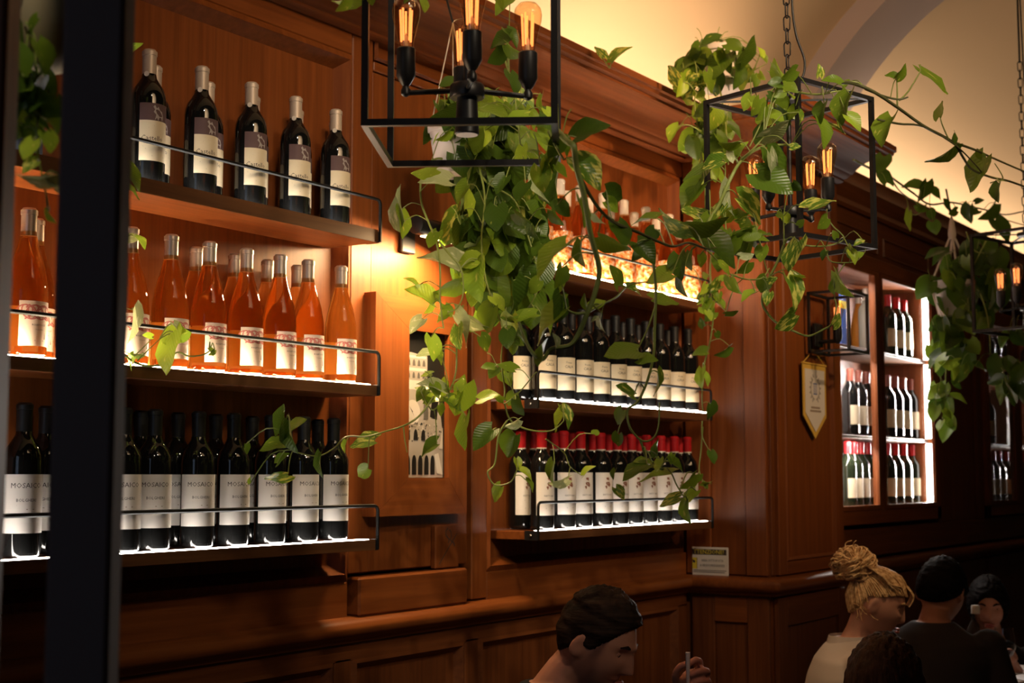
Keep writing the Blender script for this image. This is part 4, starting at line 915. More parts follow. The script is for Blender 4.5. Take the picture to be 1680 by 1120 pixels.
P2.leaves([
 (945,225,992,198,32,'d'),(945,262,988,303,44,'v'),(994,312,1028,324,36,'d'),(993,330,1018,346,26,'l'),(915,335,939,353,25,'d'),(951,327,965,373,15,'g'),(1012,364,1028,406,30,'d'),(1078,358,1035,357,14,'g'),
 (982,388,1034,418,27,'g'),(930,400,872,442,28,'l'),(955,394,950,438,12,'g'),(922,438,917,472,24,'g'),(915,455,924,476,12,'l'),(927,505,867,554,37,'l'),(920,484,914,531,28,'d'),(890,592,892,551,17,'g'),(911,570,911,546,8,'p'),
 (971,502,994,491,18,'l'),(965,506,953,485,10,'g'),(1015,469,1005,434,18,'g'),(1029,472,1056,481,15,'v'),(1045,398,1076,427,34,'d'),(985,523,969,525,6,'p'),(985,523,989,547,6,'p'),(1045,575,990,580,28,'g'),(1048,590,1078,587,20,'g'),
 (1130,372,1077,348,32,'v'),(1130,370,1191,373,32,'d'),(1150,388,1209,425,36,'d'),(1075,376,1060,396,24,'d'),(1115,418,1112,459,33,'d'),(1132,412,1128,444,12,'d'),(1148,418,1156,439,17,'l'),(1103,449,1058,457,28,'g'),(1118,457,1125,492,9,'d'),
 (1072,490,1117,494,20,'g'),(1180,435,1206,453,13,'l'),(1143,352,1117,343,15,'v'),(1010,375,1035,398,22,'d'),(1060,412,1035,425,22,'d'),(975,350,990,372,14,'p'),(1165,395,1190,420,22,'d'),
 (1022,672,1010,697,20,'g'),(1015,711,1012,735,22,'g'),(1040,648,1011,629,14,'v'),(1062,762,1018,780,20,'g'),(1102,776,1049,783,9,'l'),(1078,746,1077,719,15,'g'),(1083,752,1075,773,13,'l'),(1070,760,1039,751,8,'l'),(1100,757,1128,771,14,'g'),
 (1105,745,1098,760,12,'l'),(1010,800,1025,816,19,'v'),(1140,778,1121,804,15,'g'),(1142,805,1119,823,17,'l'),(1128,822,1125,857,17,'l'),(1115,815,1081,829,18,'v'),(1010,770,1003,785,8,'g'),(1078,610,1085,650,8,'g'),
], D2, .02, .10)
P2.fill(905, 250, 34, 40, 9, 34, 2.44, 'ggl', .03)
# --- plant on the second lamp
P3 = Plant(Vector((3.2, 1.36, 2.43)), 'pothos with big leaves climbing over the chained pendant lamp', 31, name='lamp_pothos')
v = P3.vine
v([(1150, 395, 3.2), (1162, 365, 3.2), (1180, 335, 3.2), (1195, 300, 3.2), (1215, 265, 3.22), (1245, 243, 3.25), (1275, 238, 3.3), (1298, 238, 3.32)], .0050)
v([(1215, 262, 3.22), (1235, 245, 3.2), (1253, 225, 3.2)], .0028)
v([(1187, 315, 3.2), (1190, 280, 3.2), (1187, 262, 3.18)], .0018)
v([(1300, 150, 3.4), (1280, 140, 3.4), (1262, 155, 3.4), (1255, 185, 3.4), (1245, 210, 3.38), (1230, 240, 3.35)])
v([(1300, 150, 3.4), (1340, 155, 3.35), (1372, 150, 3.35), (1395, 148, 3.4)])
v([(1275, 150, 3.4), (1265, 200, 3.42), (1250, 260, 3.45)], .0016)
v([(1290, 392, 3.3), (1275, 430, 3.3), (1260, 460, 3.3), (1250, 492, 3.3), (1258, 512, 3.3), (1275, 530, 3.3), (1300, 542, 3.28), (1326, 551, 3.27), (1350, 541, 3.26), (1366, 530, 3.26), (1372, 505, 3.27), (1369, 488, 3.28)], .0034)
v([(1286, 400, 3.25), (1286, 375, 3.25), (1285, 355, 3.25)], .002)
v([(1318, 402, 3.3), (1345, 404, 3.3), (1370, 400, 3.3), (1385, 390, 3.3), (1368, 372, 3.3), (1357, 357, 3.3)], .0022)
v([(1356, 410, 3.3), (1362, 428, 3.3), (1385, 431, 3.3), (1405, 428, 3.3), (1418, 415, 3.3), (1420, 408, 3.3)], .0018)
v([(1386, 432, 3.3), (1378, 445, 3.3), (1374, 450, 3.3)], .0015)
v([(1200, 450, 3.2), (1225, 458, 3.22), (1250, 456, 3.25), (1262, 440, 3.27)], .0022)
v([(1242, 380, 3.25), (1250, 410, 3.25), (1257, 440, 3.27), (1265, 452, 3.28)], .002)
v([(1160, 410, 3.1), (1175, 425, 3.12), (1190, 440, 3.15), (1200, 452, 3.2)], .002)
P3.leaves([
 (1185,263,1148,271,29,'v'),(1158,274,1122,323,26,'d'),(1152,304,1114,344,36,'g'),(1211,232,1179,241,17,'g'),(1206,262,1195,237,16,'p'),(1210,255,1220,231,13,'l'),(1198,298,1196,351,15,'p'),(1212,325,1264,358,36,'v'),
 (1242,284,1298,316,46,'d'),(1252,225,1294,206,25,'p'),(1258,245,1304,308,34,'d'),(1262,252,1275,300,18,'p'),(1300,299,1315,316,20,'d'),(1327,341,1375,319,24,'v'),(1200,345,1180,372,22,'l'),(1163,350,1135,345,20,'v'),(1185,335,1170,360,20,'v'),
 (1283,128,1264,101,23,'l'),(1306,115,1283,133,22,'g'),(1281,136,1259,136,18,'d'),(1344,126,1345,106,15,'v'),(1380,138,1350,127,14,'g'),(1394,154,1369,203,27,'g'),(1343,198,1359,240,17,'g'),(1352,170,1339,202,20,'d'),(1390,190,1413,211,20,'l'),(1355,204,1383,215,6,'v'),
 (1378,195,1382,220,6,'v'),(1285,150,1268,160,18,'g'),(1263,184,1286,200,16,'g'),(1310,184,1317,204,10,'v'),(1297,241,1313,240,12,'v'),(1255,175,1243,200,16,'g'),(1275,175,1290,190,14,'d'),
 (1285,352,1297,367,18,'l'),(1275,350,1285,356,10,'l'),(1357,358,1341,376,19,'g'),(1310,395,1286,444,28,'v'),(1290,453,1308,505,31,'v'),(1304,515,1271,541,27,'v'),(1374,446,1388,491,12,'l'),(1369,460,1363,483,6,'g'),(1367,533,1384,514,17,'v'),
 (1372,390,1366,378,12,'g'),(1395,412,1403,433,18,'l'),(1405,420,1418,412,12,'l'),(1392,405,1398,428,12,'v'),(1418,398,1399,400,8,'v'),(1258,455,1248,481,28,'g'),(1262,462,1274,455,14,'v'),(1318,453,1297,452,6,'l'),(1355,412,1346,425,12,'d'),
 (1240,388,1271,380,13,'g'),(1235,375,1202,385,15,'v'),(1251,405,1245,429,23,'g'),(1200,455,1216,491,23,'l'),(1240,480,1213,490,9,'l'),(1228,430,1209,452,21,'g'),(1215,420,1238,418,14,'p'),(1225,355,1205,365,14,'v'),(1230,395,1258,388,12,'g'),(1310,370,1318,360,12,'g'),
 (1190,515,1211,512,8,'g'),(1262,480,1255,500,20,'v'),(1218,385,1195,395,14,'g'),
], 3.22, .04)
P3.fill(1262, 170, 45, 40, 20, 26, 3.42, 'dggl', .06)
P3.fill(1195, 380, 60, 42, 16, 30, 3.25, 'dggv', .05)
# --- pot on top of the cornice
pc = atD(1182, 168, 4.85); pc.y = min(pc.y, 2.36)
P4 = Plant(Vector((pc.x, pc.y, 2.803)), 'bushy pothos in a pale pot standing on top of the cornice', 41, name='cornice_pothos')
pot(P4.root, Vector((pc.x, pc.y, 2.816)), .078, .060, .13)
v = P4.vine
v([(1190, 130, 4.8), (1230, 120, 4.75), (1246, 92, 4.72)], .003); v([(1232, 118, 4.75), (1258, 104, 4.72)], .002)
v([(1160, 140, 4.75), (1140, 160, 4.65), (1145, 215, 4.6), (1150, 270, 4.6)], .003); v([(1180, 140, 4.75), (1190, 200, 4.65), (1195, 270, 4.6)], .003); v([(1150, 215, 4.55), (1130, 205, 4.5), (1112, 207, 4.5)], .0025)
P4.leaves([
 (1112,132,1095,106,22,'v'),(1155,130,1124,141,24,'v'),(1135,100,1107,116,20,'d'),(1147,84,1120,91,10,'d'),(1182,64,1147,71,17,'d'),(1192,72,1221,82,22,'d'),(1214,102,1241,65,19,'d'),(1248,92,1246,72,10,'l'),(1250,90,1259,103,10,'g'),
 (1192,88,1164,127,36,'d'),(1160,118,1173,151,19,'g'),(1210,104,1212,146,18,'d'),(1232,117,1209,149,13,'l'),(1237,122,1240,146,15,'d'),(1246,120,1253,133,12,'l'),(1115,207,1093,231,17,'l'),(1117,238,1136,253,13,'l'),(1120,135,1112,160,22,'l'),(1140,150,1118,158,18,'v'),
 (1175,85,1190,108,20,'g'),(1200,85,1190,120,22,'d'),(1160,95,1145,118,20,'d'),(1148,170,1150,205,26,'l'),(1165,200,1160,235,26,'g'),(1185,195,1200,230,28,'d'),(1145,215,1135,240,18,'g'),
], 4.7, .06, .2)
P4.fill(1180, 100, 50, 34, 24, 34, 4.82, 'dddgd', .09, .3)
P4.fill(1165, 225, 30, 60, 30, 34, 4.6, 'dddgl', .06)
P4.fill(1130, 140, 26, 24, 10, 28, 4.75, 'glv', .06, .4)
# --- vine running from the second lamp out to the right
P5 = Plant(Vector(atD(1440, 160, 3.45)), 'bare pothos vine reaching from the second lamp towards the right edge', 51, name='pothos_vine')
v = P5.vine
v([(1375, 135, 3.38), (1400, 137, 3.4), (1434, 151, 3.42), (1475, 178, 3.5), (1516, 207, 3.6), (1563, 233, 3.7), (1580, 258, 3.75), (1594, 277, 3.8), (1624, 290, 3.9), (1655, 297, 4.0), (1690, 309, 4.1), (1760, 330, 4.3)], .0046, STEMD)
v([(1420, 146, 3.42), (1450, 158, 3.45), (1475, 163, 3.48), (1490, 159, 3.48)], .0034, STEMD)
v([(1440, 196, 3.45), (1475, 203, 3.5), (1516, 208, 3.6), (1567, 238, 3.7), (1600, 270, 3.8), (1612, 285, 3.85)], .0030, STEMD)
v([(1563, 233, 3.7), (1600, 246, 3.8), (1631, 260, 3.9), (1690, 285, 4.05), (1760, 310, 4.2)], .0036, STEMD)
v([(1472, 178, 3.5), (1472, 150, 3.5), (1471, 127, 3.5)], .0024); v([(1475, 165, 3.5), (1490, 150, 3.5), (1510, 117, 3.5)], .0026); v([(1556, 228, 3.68), (1546, 205, 3.66), (1542, 190, 3.66)], .0022)
v([(1394, 133, 3.4), (1408, 136, 3.4), (1425, 145, 3.42)], .002); v([(1640, 298, 3.95), (1645, 290, 3.95), (1632, 268, 3.92)], .0022); v([(1625, 300, 3.92), (1640, 296, 3.95), (1655, 298, 4.0)], .002)
P5.leaves([(1471,128,1488,109,16,'g'),(1471,128,1454,119,12,'g'),(1510,114,1552,154,11,'g'),(1541,192,1545,162,17,'g'),(1563,230,1573,212,12,'d'),(1567,238,1532,274,13,'d'),(1616,258,1590,311,34,'g'),(1612,258,1600,246,14,'g'),(1640,300,1628,331,15,'d'),(1464,192,1434,237,27,'g'),(1395,134,1380,145,9,'g')], lambda x, y: 3.45+max(0, x-1470)*.0027, .01, .12)
# --- vine along the far cornice
P6 = Plant(Vector(atD(1460, 285, 5.7)), 'thin pothos vine along the top of the far cornice', 61, name='pothos_vine')
v = P6.vine
v([(1400, 262, 5.3), (1425, 275, 5.4), (1455, 287, 5.5), (1475, 300, 5.6), (1500, 318, 5.7), (1525, 335, 5.8), (1560, 332, 6.0), (1590, 338, 6.2), (1620, 345, 6.3), (1650, 352, 6.4), (1690, 345, 6.5), (1750, 340, 6.8)], .0050, STEMD)
v([(1460, 290, 5.5), (1475, 312, 5.6), (1495, 328, 5.7), (1510, 340, 5.75)], .0034, STEMD); v([(1520, 335, 5.75), (1505, 352, 5.7), (1493, 350, 5.7)], .003); v([(1640, 358, 6.35), (1690, 372, 6.5)], .003, STEMD)
P6.leaves([(1450,256,1437,285,29,'d'),(1512,309,1482,300,17,'d'),(1521,298,1514,332,22,'d'),(1527,314,1551,326,17,'d'),(1492,347,1493,379,11,'l'),(1530,364,1533,385,22,'d'),(1592,336,1592,367,23,'d'),(1633,333,1607,363,22,'d'),(1632,360,1654,395,27,'d'),(1600,332,1613,327,12,'d'),(1525,345,1535,360,16,'d'),(1570,345,1555,352,14,'d'),(1505,335,1520,348,14,'g'),(1548,332,1565,345,12,'d'),(1455,300,1440,262,20,'d'),(1605,345,1590,352,12,'d')], lambda x, y: 5.4+(x-1440)*.0045, .03, .3)
# --- macrame planter between the cabinets
D7 = 6.0
ap = atD(1563, 352, D7); pc = atD(1566, 520, D7)
P7 = Plant(pc, 'dark pothos in a corded hanger between the two far cabinets', 71, name='hanging_pothos')
pot(P7.root, pc, .085, .065, .15, False)
kn = MB().lathe([(.004, .0), (.012, -.03), (.018, -.08), (.014, -.10)], 12).build('cord_knot', STRING, P7.root, 50); kn.location = Vector((0, 0, ap.z-pc.z))
for a in range(4):
    t = a*PI/2+.5; MB().tube([Vector((.01*math.cos(t), .01*math.sin(t), ap.z-pc.z-.09)), Vector((.093*math.cos(t), .093*math.sin(t), .14)), Vector((.06*math.cos(t), .06*math.sin(t), -.005)), Vector((0, 0, -.06))], .0048, 6).build('hanging_cord', STRING, P7.root)
MB().tube([Vector((0, 0, ap.z-pc.z)), Vector((0, .02, ap.z-pc.z+.12))], .004, 6).build('hook', BLACK, P7.root)
v = P7.vine
v([(1560, 480, D7), (1550, 540, D7-.1), (1552, 600, D7-.1), (1548, 690, D7-.1)], .004); v([(1570, 480, D7), (1600, 470, D7-.1), (1620, 520, D7-.15), (1625, 580, D7-.15)], .004); v([(1620, 390, D7-.2), (1605, 420, D7-.2), (1590, 450, D7-.1)], .004); v([(1585, 380, D7-.2), (1598, 410, D7-.2), (1615, 415, D7-.2)], .003)
P7.leaves([(1570,592,1541,600,16,'l'),(1552,585,1533,608,14,'l'),(1562,600,1567,622,12,'l'),(1600,600,1625,604,12,'d'),(1552,630,1537,650,12,'g'),(1560,650,1585,655,10,'g'),(1548,672,1560,686,10,'g'),(1545,690,1536,706,10,'g')], D7-.15, .04, .3)
P7.fill(1600, 455, 50, 75, 58, 36, D7-.05, 'ddddg', .14)
P7.fill(1548, 480, 24, 80, 24, 34, D7, 'dddd', .10)
P7.fill(1560, 560, 34, 50, 20, 32, D7-.05, 'dddg', .10)
P7.fill(1550, 650, 20, 50, 12, 26, D7-.1, 'dgg', .05)
P7.fill(1660, 590, 22, 60, 14, 34, D7-.3, 'ddd', .1)
# --- foreground plant at the upper left, and its runners by the dark post
P8 = Plant(Vector(atD(40, 90, 1.75)), 'blurred pothos in a grey bowl hanging at the upper left edge', 81, name='hanging_pothos')
bw = MB().lathe([(.03, -.075), (.07, -.06), (.092, 0), (.096, .035), (.10, .04), (.094, .044), (.088, .03)], 28).build('bowl', mat('grey_green_bowl', (.34, .28, .16), .6), P8.root, 50); bw.location = (0, 0, .055)
for a in range(3):
    t = a*2*PI/3; MB().tube([Vector((0, 0, .75)), Vector((.095*math.cos(t), .095*math.sin(t), .095))], .0015, 5).build('hanging_cord', STRING, P8.root)
v = P8.vine
v([(60, 110, 1.72), (62, 180, 1.7), (60, 240, 1.7), (72, 300, 1.7), (80, 345, 1.7)], .002); v([(20, 110, 1.74), (18, 170, 1.74), (40, 230, 1.72)], .002)
P8.leaves([(75,215,90,250,30,'l'),(55,230,40,262,26,'l'),(40,195,22,180,20,'l'),(62,175,75,200,16,'p'),(60,265,38,282,22,'v'),(95,285,36,300,24,'p'),(80,290,98,315,18,'p'),(78,342,88,368,8,'l'),(60,190,62,220,26,'g'),(40,210,60,240,30,'d'),(80,190,98,215,20,'g')], 1.7, .02)
P8.fill(50, 150, 48, 36, 26, 46, 1.70, 'ddddg', .05)
P8.fill(45, 60, 50, 45, 7, 46, 1.66, 'ddgd', .05)
P8.fill(15, 170, 20, 40, 12, 40, 1.74, 'ddd', .04)
P9 = Plant(Vector(atD(240, 600, 2.95)), 'sprig of lime pothos leaves curling over the left middle shelf rail', 91, name='pothos_vine')
v = P9.vine
v([(130, 560, 2.80), (180, 562, 2.89), (214, 590, 2.93), (240, 600, 2.95), (268, 596, 2.97), (290, 578, 3.0), (310, 584, 3.0), (332, 582, 3.0), (345, 575, 3.0)], .0026)
v([(216, 588, 2.93), (240, 565, 2.93), (252, 552, 2.93)], .0016); v([(225, 592, 2.93), (245, 572, 2.93), (262, 556, 2.93)], .0016); v([(160, 530, 2.84), (190, 505, 2.89), (217, 508, 2.91)], .0016)
P9.leaves([(218,506,216,563,15,'p'),(284,544,273,613,30,'l'),(296,552,255,548,36,'l'),(290,552,312,545,24,'l'),(284,530,300,545,14,'p'),(221,584,206,607,15,'l'),(233,580,208,582,8,'g'),(343,572,352,582,9,'g'),(352,574,345,584,8,'v'),(250,552,235,548,10,'l')], 2.93, .01, .08)
P10 = Plant(Vector(atD(205, 285, 2.9)), 'few pothos leaves peeping out beside the dark post by the top shelf', 95, name='pothos_vine')
v = P10.vine
v([(120, 60, 2.9), (165, 70, 2.9), (205, 95, 2.9), (190, 200, 2.9), (205, 243, 2.945), (206, 270, 2.9), (190, 340, 2.9), (208, 388, 2.9)], .0018)
P10.leaves([(210,92,230,69,13,'l'),(211,273,229,312,20,'g'),(209,393,232,386,17,'p'),(222,388,244,403,8,'l'),(205,300,228,325,8,'g')], 2.9, .01, .1)
# --- runners hanging at the right end of the right shelves
P11 = Plant(Vector(atD(1160, 470, 4.45)), 'pothos runners hanging past the right end of the right shelves', 97, name='pothos_vine')
v = P11.vine
v([(1150, 250, 4.6), (1160, 330, 4.5), (1168, 400, 4.4), (1165, 440, 4.42), (1168, 480, 4.42), (1170, 520, 4.42), (1165, 560, 4.42), (1155, 600, 4.43), (1152, 640, 4.43), (1153, 672, 4.43), (1160, 674, 4.43)], .0034)
v([(1152, 690, 4.43), (1152, 715, 4.42), (1163, 738, 4.42)], .0024); v([(1153, 700, 4.43), (1150, 740, 4.43), (1147, 770, 4.42), (1155, 790, 4.42), (1168, 793, 4.42)], .0024); v([(1160, 480, 4.4), (1180, 500, 4.4), (1195, 515, 4.4)], .002)
P11.leaves([(1158,466,1150,484,13,'l'),(1166,480,1178,455,17,'v'),(1155,488,1161,506,13,'l'),(1170,494,1162,519,17,'l'),(1183,460,1190,448,12,'l'),(1160,455,1152,446,10,'g'),(1180,492,1190,505,10,'g'),(1160,577,1134,577,19,'g'),(1197,568,1174,586,15,'d'),(1152,604,1145,636,15,'l'),(1156,612,1163,632,11,'l'),(1165,662,1169,691,20,'d'),(1166,740,1172,760,15,'d'),(1152,791,1171,794,9,'l'),(1158,800,1155,786,7,'g'),(1155,535,1147,520,14,'d'),(1175,545,1182,555,12,'d'),(1160,510,1168,525,12,'l'),(1145,778,1128,800,12,'g')], 4.4, .03, .2)
P11.fill(1165, 485, 18, 34, 8, 22, 4.42, 'lvg', .03)
# --- small tips showing above the cornice and at the top of the frame
P12 = Plant(Vector((atD(1003, 108, 4.35))), 'pair of small pothos leaves standing on the cornice edge', 99, name='pothos_sprig')
P12.vine([(1000, 112, 4.35), (1003, 104, 4.35), (1006, 100, 4.34)], .002); P12.vine([(1000, 112, 4.35), (992, 100, 4.35), (990, 94, 4.34)], .002)
P12.leaves([(990,95,979,71,15,'v'),(1005,103,1031,75,17,'v')], 4.34, .0)
P13 = Plant(Vector(atD(640, -30, 2.3)), 'pothos tips dangling at the top edge over the nearest pendant lamp', 101, name='pothos_vine')
P13.vine([(560, -60, 2.3), (600, -30, 2.3), (650, -35, 2.3), (700, -30, 2.3), (760, -40, 2.3), (820, -35, 2.3)], .003)
P13.leaves([(585,-6,543,6,26,'l'),(570,-4,556,22,22,'l'),(606,-8,612,8,16,'l'),(690,-8,700,22,14,'l'),(680,-10,662,4,14,'g'),(812,-12,828,14,14,'g'),(735,-20,745,-4,14,'g')], 2.3, .01, .08)

# ================================================================== PEOPLE AND TABLE
def remesh(mb, voxel, name, mats, parent=None, smooth_it=2, **k):
    me = bpy.data.meshes.new('t'); me.from_pydata(mb.v, [], mb.f); o = bpy.data.objects.new('t', me); COL.objects.link(o)
    md = o.modifiers.new('r', 'REMESH'); md.mode = 'VOXEL'; md.voxel_size = voxel
    sm = o.modifiers.new('s', 'SMOOTH'); sm.factor = .5; sm.iterations = smooth_it
    dg = bpy.context.evaluated_depsgraph_get(); m2 = bpy.data.meshes.new_from_object(o.evaluated_get(dg)); bpy.data.objects.remove(o); bpy.data.meshes.remove(me)
    m2.name = name; m2.materials.clear()
    for q in (mats if isinstance(mats, (list, tuple)) else [mats]): m2.materials.append(q)
    m2.polygons.foreach_set('use_smooth', [True]*len(m2.polygons)); m2.update()
    r = bpy.data.objects.new(name, m2); COL.objects.link(r)
    if parent: r.parent = parent
    return tag(r, **k)
def head_base(dx, dy, dz):
    x, y, z = .073*dx, .094*dy, (.116 if dz > 0 else .112)*dz
    if z < 0:
        t = -z/.112; x *= 1-.30*t**1.6; y *= (1-.10*t) if y > 0 else (1-.45*t)
    if y > 0: x *= 1-.06*(y/.094)**2
    return x, y, z
def G(v, c, s): return math.exp(-((v-c)/s)**2)
def head_mesh(mb, M, fem=False):
    nu, nv = 88, 72; V = []
    for j in range(nv+1):
        a = PI*j/nv
        for i in range(nu):
            u = 2*PI*i/nu; x, y, z = head_base(math.sin(a)*math.cos(u), math.sin(a)*math.sin(u), math.cos(a))
            if y > 0:
                nz = 0
                if -.044 < z < .020: nz = (.020-z)/.052 if z > -.032 else (z+.044)/.012
                y += (.022 if fem else .026)*max(0, min(1, nz))**1.2*G(x, 0, .0095+.0035*max(0, nz))
                y -= .011*(G(abs(x), .031, .017)*G(z, .008, .012))
                y += (.002 if fem else .006)*G(z, .026, .008)*G(x, 0, .05)
                y += .007*G(x, 0, .021)*(G(z, -.056, .0055)+1.1*G(z, -.068, .006)) - .005*G(x, 0, .024)*G(z, -.062, .0028)
                y += .010*G(x, 0, .020)*G(z, -.098, .014) + .004*G(abs(x), .045, .02)*G(z, -.03, .025)
            V.append(M @ Vector((x, y, z)))
    F_ = [(j*nu+i, (j+1)*nu+i, (j+1)*nu+(i+1) % nu, j*nu+(i+1) % nu) for j in range(nv) for i in range(nu)]
    mb.add(V, F_)
    for s in (-1, 1):
        bm = bmesh.new(); bmesh.ops.create_icosphere(bm, subdivisions=3, radius=1)
        for q in bm.verts:
            c = q.co.copy(); dent = .4*math.exp(-((c.y-.1)**2+(c.z)**2)/.25) if c.x*s > 0 else 0
            q.co = M @ Vector((s*(.073+.011*c.x*s*(1-dent)) - s*c.y*.007, -.010+.020*c.y+.006*c.z, -.006+.033*c.z*(1 if c.z > 0 else .9)))
        bm.verts.index_update(); mb.add([q.co[:] for q in bm.verts], [[w_.index for w_ in f.verts] for f in bm.faces]); bm.free()
def ell(mb, c, r, M=None, sub=2):
    bm = bmesh.new(); bmesh.ops.create_icosphere(bm, subdivisions=sub, radius=1)
    for q in bm.verts:
        p = Vector((q.co.x*r[0], q.co.y*r[1], q.co.z*r[2])); q.co = (M @ p if M else p) + Vector(c)
    bm.verts.index_update(); mb.add([q.co[:] for q in bm.verts], [[w_.index for w_ in f.verts] for f in bm.faces]); bm.free()
def frame_of(fwd, roll=0):
    f = Vector(fwd).normalized(); x = f.cross(Vector((0, 0, 1))).normalized(); z = x.cross(f)
    return Matrix((( x.x, f.x, z.x), (x.y, f.y, z.y), (x.z, f.z, z.z))) @ Matrix.Rotation(roll, 3, 'Y')
def hair_shell(M, zline, thick, seed, extra=None):
    nu, nv = 72, 60; V = []
    for j in range(nv+1):
        a = PI*j/nv
        for i in range(nu):
            u = 2*PI*i/nu; d = (math.sin(a)*math.cos(u), math.sin(a)*math.sin(u), math.cos(a)); x, y, z = head_base(*d)
            k = z - zline(x, y); t = max(0, min(1, k/.016+.3)); t = t*t*(3-2*t)
            n_ = noise.noise(Vector((d[0]*9+seed, d[1]*9, d[2]*9)))*.35 + noise.noise(Vector((d[0]*28+seed, d[1]*28, d[2]*18)))*.22
            off = -.010 + t*(.010+thick*(1+n_)*(extra(x, y, z) if extra else 1))
            nrm = Vector((x/.073**2, y/.094**2, z/.114**2)).normalized(); V.append(M @ (Vector((x, y, z))+nrm*off))
    F_ = [(j*nu+i, (j+1)*nu+i, (j+1)*nu+(i+1) % nu, j*nu+(i+1) % nu) for j in range(nv) for i in range(nu)]
    return MB().add(V, F_)
RINGS = [(-.02, .165, .115, 0), (.10, .155, .112, 0), (.22, .155, .108, .005), (.34, .178, .115, .01), (.42, .192, .108, 0), (.475, .172, .090, -.012), (.515, .105, .072, -.015), (.545, .060, .058, -.010)]
def torso(mb, O, B, lean, sc, infl=0.0, hunch=0.0):
    n = 28; V = []
    for h, rx, ry, oy in RINGS:
        for i in range(n):
            a = 2*PI*i/n; cx, cy = math.cos(a), math.sin(a)
            V.append(O + B @ Vector((((rx+infl)*cx)*sc, ((ry+infl)*cy+oy+lean*h*h+hunch*math.sin(h*4))*sc, (h)*sc)))
    k = len(RINGS); F_ = [(j*n+i, j*n+(i+1) % n, (j+1)*n+(i+1) % n, (j+1)*n+i) for j in range(k-1) for i in range(n)] + [tuple(range(n))[::-1], tuple((k-1)*n+i for i in range(n))]
    mb.add(V, F_)
def person(label, hc, hdir, hroll, nb, tdir, lean, sc, arms, skin, shirt, hair, zline, thick, seed, fem=False, fingers=None, hextra=None, sleeve_end=.95, legs=True):
    """hc head centre, nb neck base, tdir torso facing; arms: lists of shoulder, elbow, wrist"""
    nb = Vector(nb); B = frame_of((tdir.x, tdir.y, 0)); O = nb - B @ Vector((0, lean*.53*.53*sc, .53*sc)); M3 = frame_of(hdir, hroll); M = Matrix.Translation(hc) @ M3.to_4x4() @ Matrix.Scale(sc, 4)
    root = empty('person', (O.x, O.y, 0), label=label, cat='person'); R0 = Matrix.Translation(-root.location)
    b = MB(); head_mesh(b, R0 @ M, fem); nk0 = hc + M3 @ Vector((0, -.022, -.05))*sc
    b.tube([nk0-root.location, (nk0*.5+nb*.5)-root.location, nb-root.location-Vector((0, 0, .03))], [.050*sc*(.88 if fem else 1), .050*sc*(.86 if fem else 1), .066*sc], 18)
    torso(b, O-root.location, B, lean, sc)
    s = MB(); torso(s, O-root.location, B, lean, sc, .012)
    for ar in arms:
        q = [Vector(p)-root.location for p in ar]; b.tube(catmull(q, 5), [.046*sc*(1-.40*i/(5*(len(q)-1))) for i in range(5*(len(q)-1)+1)], 14)
        pp = catmull(q, 5); ne = max(3, int(len(pp)*sleeve_end)); s.tube(pp[:ne], [.058*sc*(1-.34*i/len(pp)) for i in range(ne)], 14)
        ell(s, q[0], (.064*sc, .062*sc, .060*sc)); ell(b, q[0], (.05*sc, .05*sc, .05*sc))
    if legs:
        for sx in (-1, 1):
            hip = O + B @ Vector((sx*.09, 0, .02))*sc; kn = hip + B @ Vector((0, .42, -.0))*sc; an = Vector((kn.x, kn.y, .09)); toe = an + B @ Vector((0, .13, -.05))
            for mbx, e in ((b, 0), (s, .012)): mbx.tube([p-root.location for p in ((hip, kn, an) if e else (hip, kn, an, toe))], [.085+e, .062+e, .046+e] if e else [.085, .062, .042, .035], 12)
    for f in fingers or []: f(b, root)
    body = remesh(b, .0042, 'body', skin, root)
    remesh(s, .0075, 'shirt', shirt, root, 3)
    hs = hair_shell(R0 @ M, zline, thick, seed, hextra).build('hair', hair, root, 60)
    for sx in (-1, 1):
        e = MB(); ell(e, (0, 0, 0), (.0118, .0118, .0118), sub=3); o = e.build('eye', SCLERA, root, 60); o.matrix_local = R0 @ M @ Matrix.Translation((sx*.031, .0625, .006))
        ir = MB().lathe([(.0055, 0), (.0052, .0012), (.001, .0018)], 14).build('iris', PUPIL, o, 60); ir.matrix_local = Matrix.Translation((0, .0108, -.004)) @ Matrix.Rotation(-PI/2-.35, 4, 'X')
        br = MB().tube([R0 @ M @ Vector((sx*x, y, z)) for x, y, z in ((.014, .0885, .024), (.030, .0850, .030), (.046, .0745, .026))], [.0035, .004, .0018], 6).build('eyebrow', hair, root, 60)
        ld = MB()  # upper eyelid, lowered
        V = [Vector((sx*.031+.0126*math.sin(t)*math.cos(p), .0628+.0126*math.cos(t)*math.cos(p), .006+.0126*math.sin(p))) for p in [(-.55+i*.30) for i in range(6)] for t in [(-.9+k*.225) for k in range(9)]]
        ld.add([R0 @ M @ q for q in V], [(i*9+k, i*9+k+1, i*9+k+10, i*9+k+9) for i in range(5) for k in range(8)]).build('eyelid', skin, root, 60)
    lp = MB()
    for zz, rr_ in ((-.057, .0042), (-.0665, .005)):
        lp.tube([R0 @ M @ Vector((x, .0945-abs(x)*.32-(x*x)*9, zz-.05*abs(x))) for x in (-.022, -.012, 0, .012, .022)], [.001, rr_*.8, rr_, rr_*.8, .001], 8)
    lp.build('lips', LIP, root, 60)
    return root, M, R0
HF = Vector((FWD.x, FWD.y, 0)).normalized()
def shortline(x, y): return .066 if y > .075 else (.066+(y-.075)*1.35 if y > .02 else (-.008 if y > -.015 else -.008+(y+.015)*.95))
def frontline(x, y): return .070 if y > .06 else (.070+(y-.06)*1.2 if y > 0 else -.002+y*1.0)
def longline(x, y): return .068 if y > .07 else (.068+(y-.07)*2.6 if y > .03 else -.2)
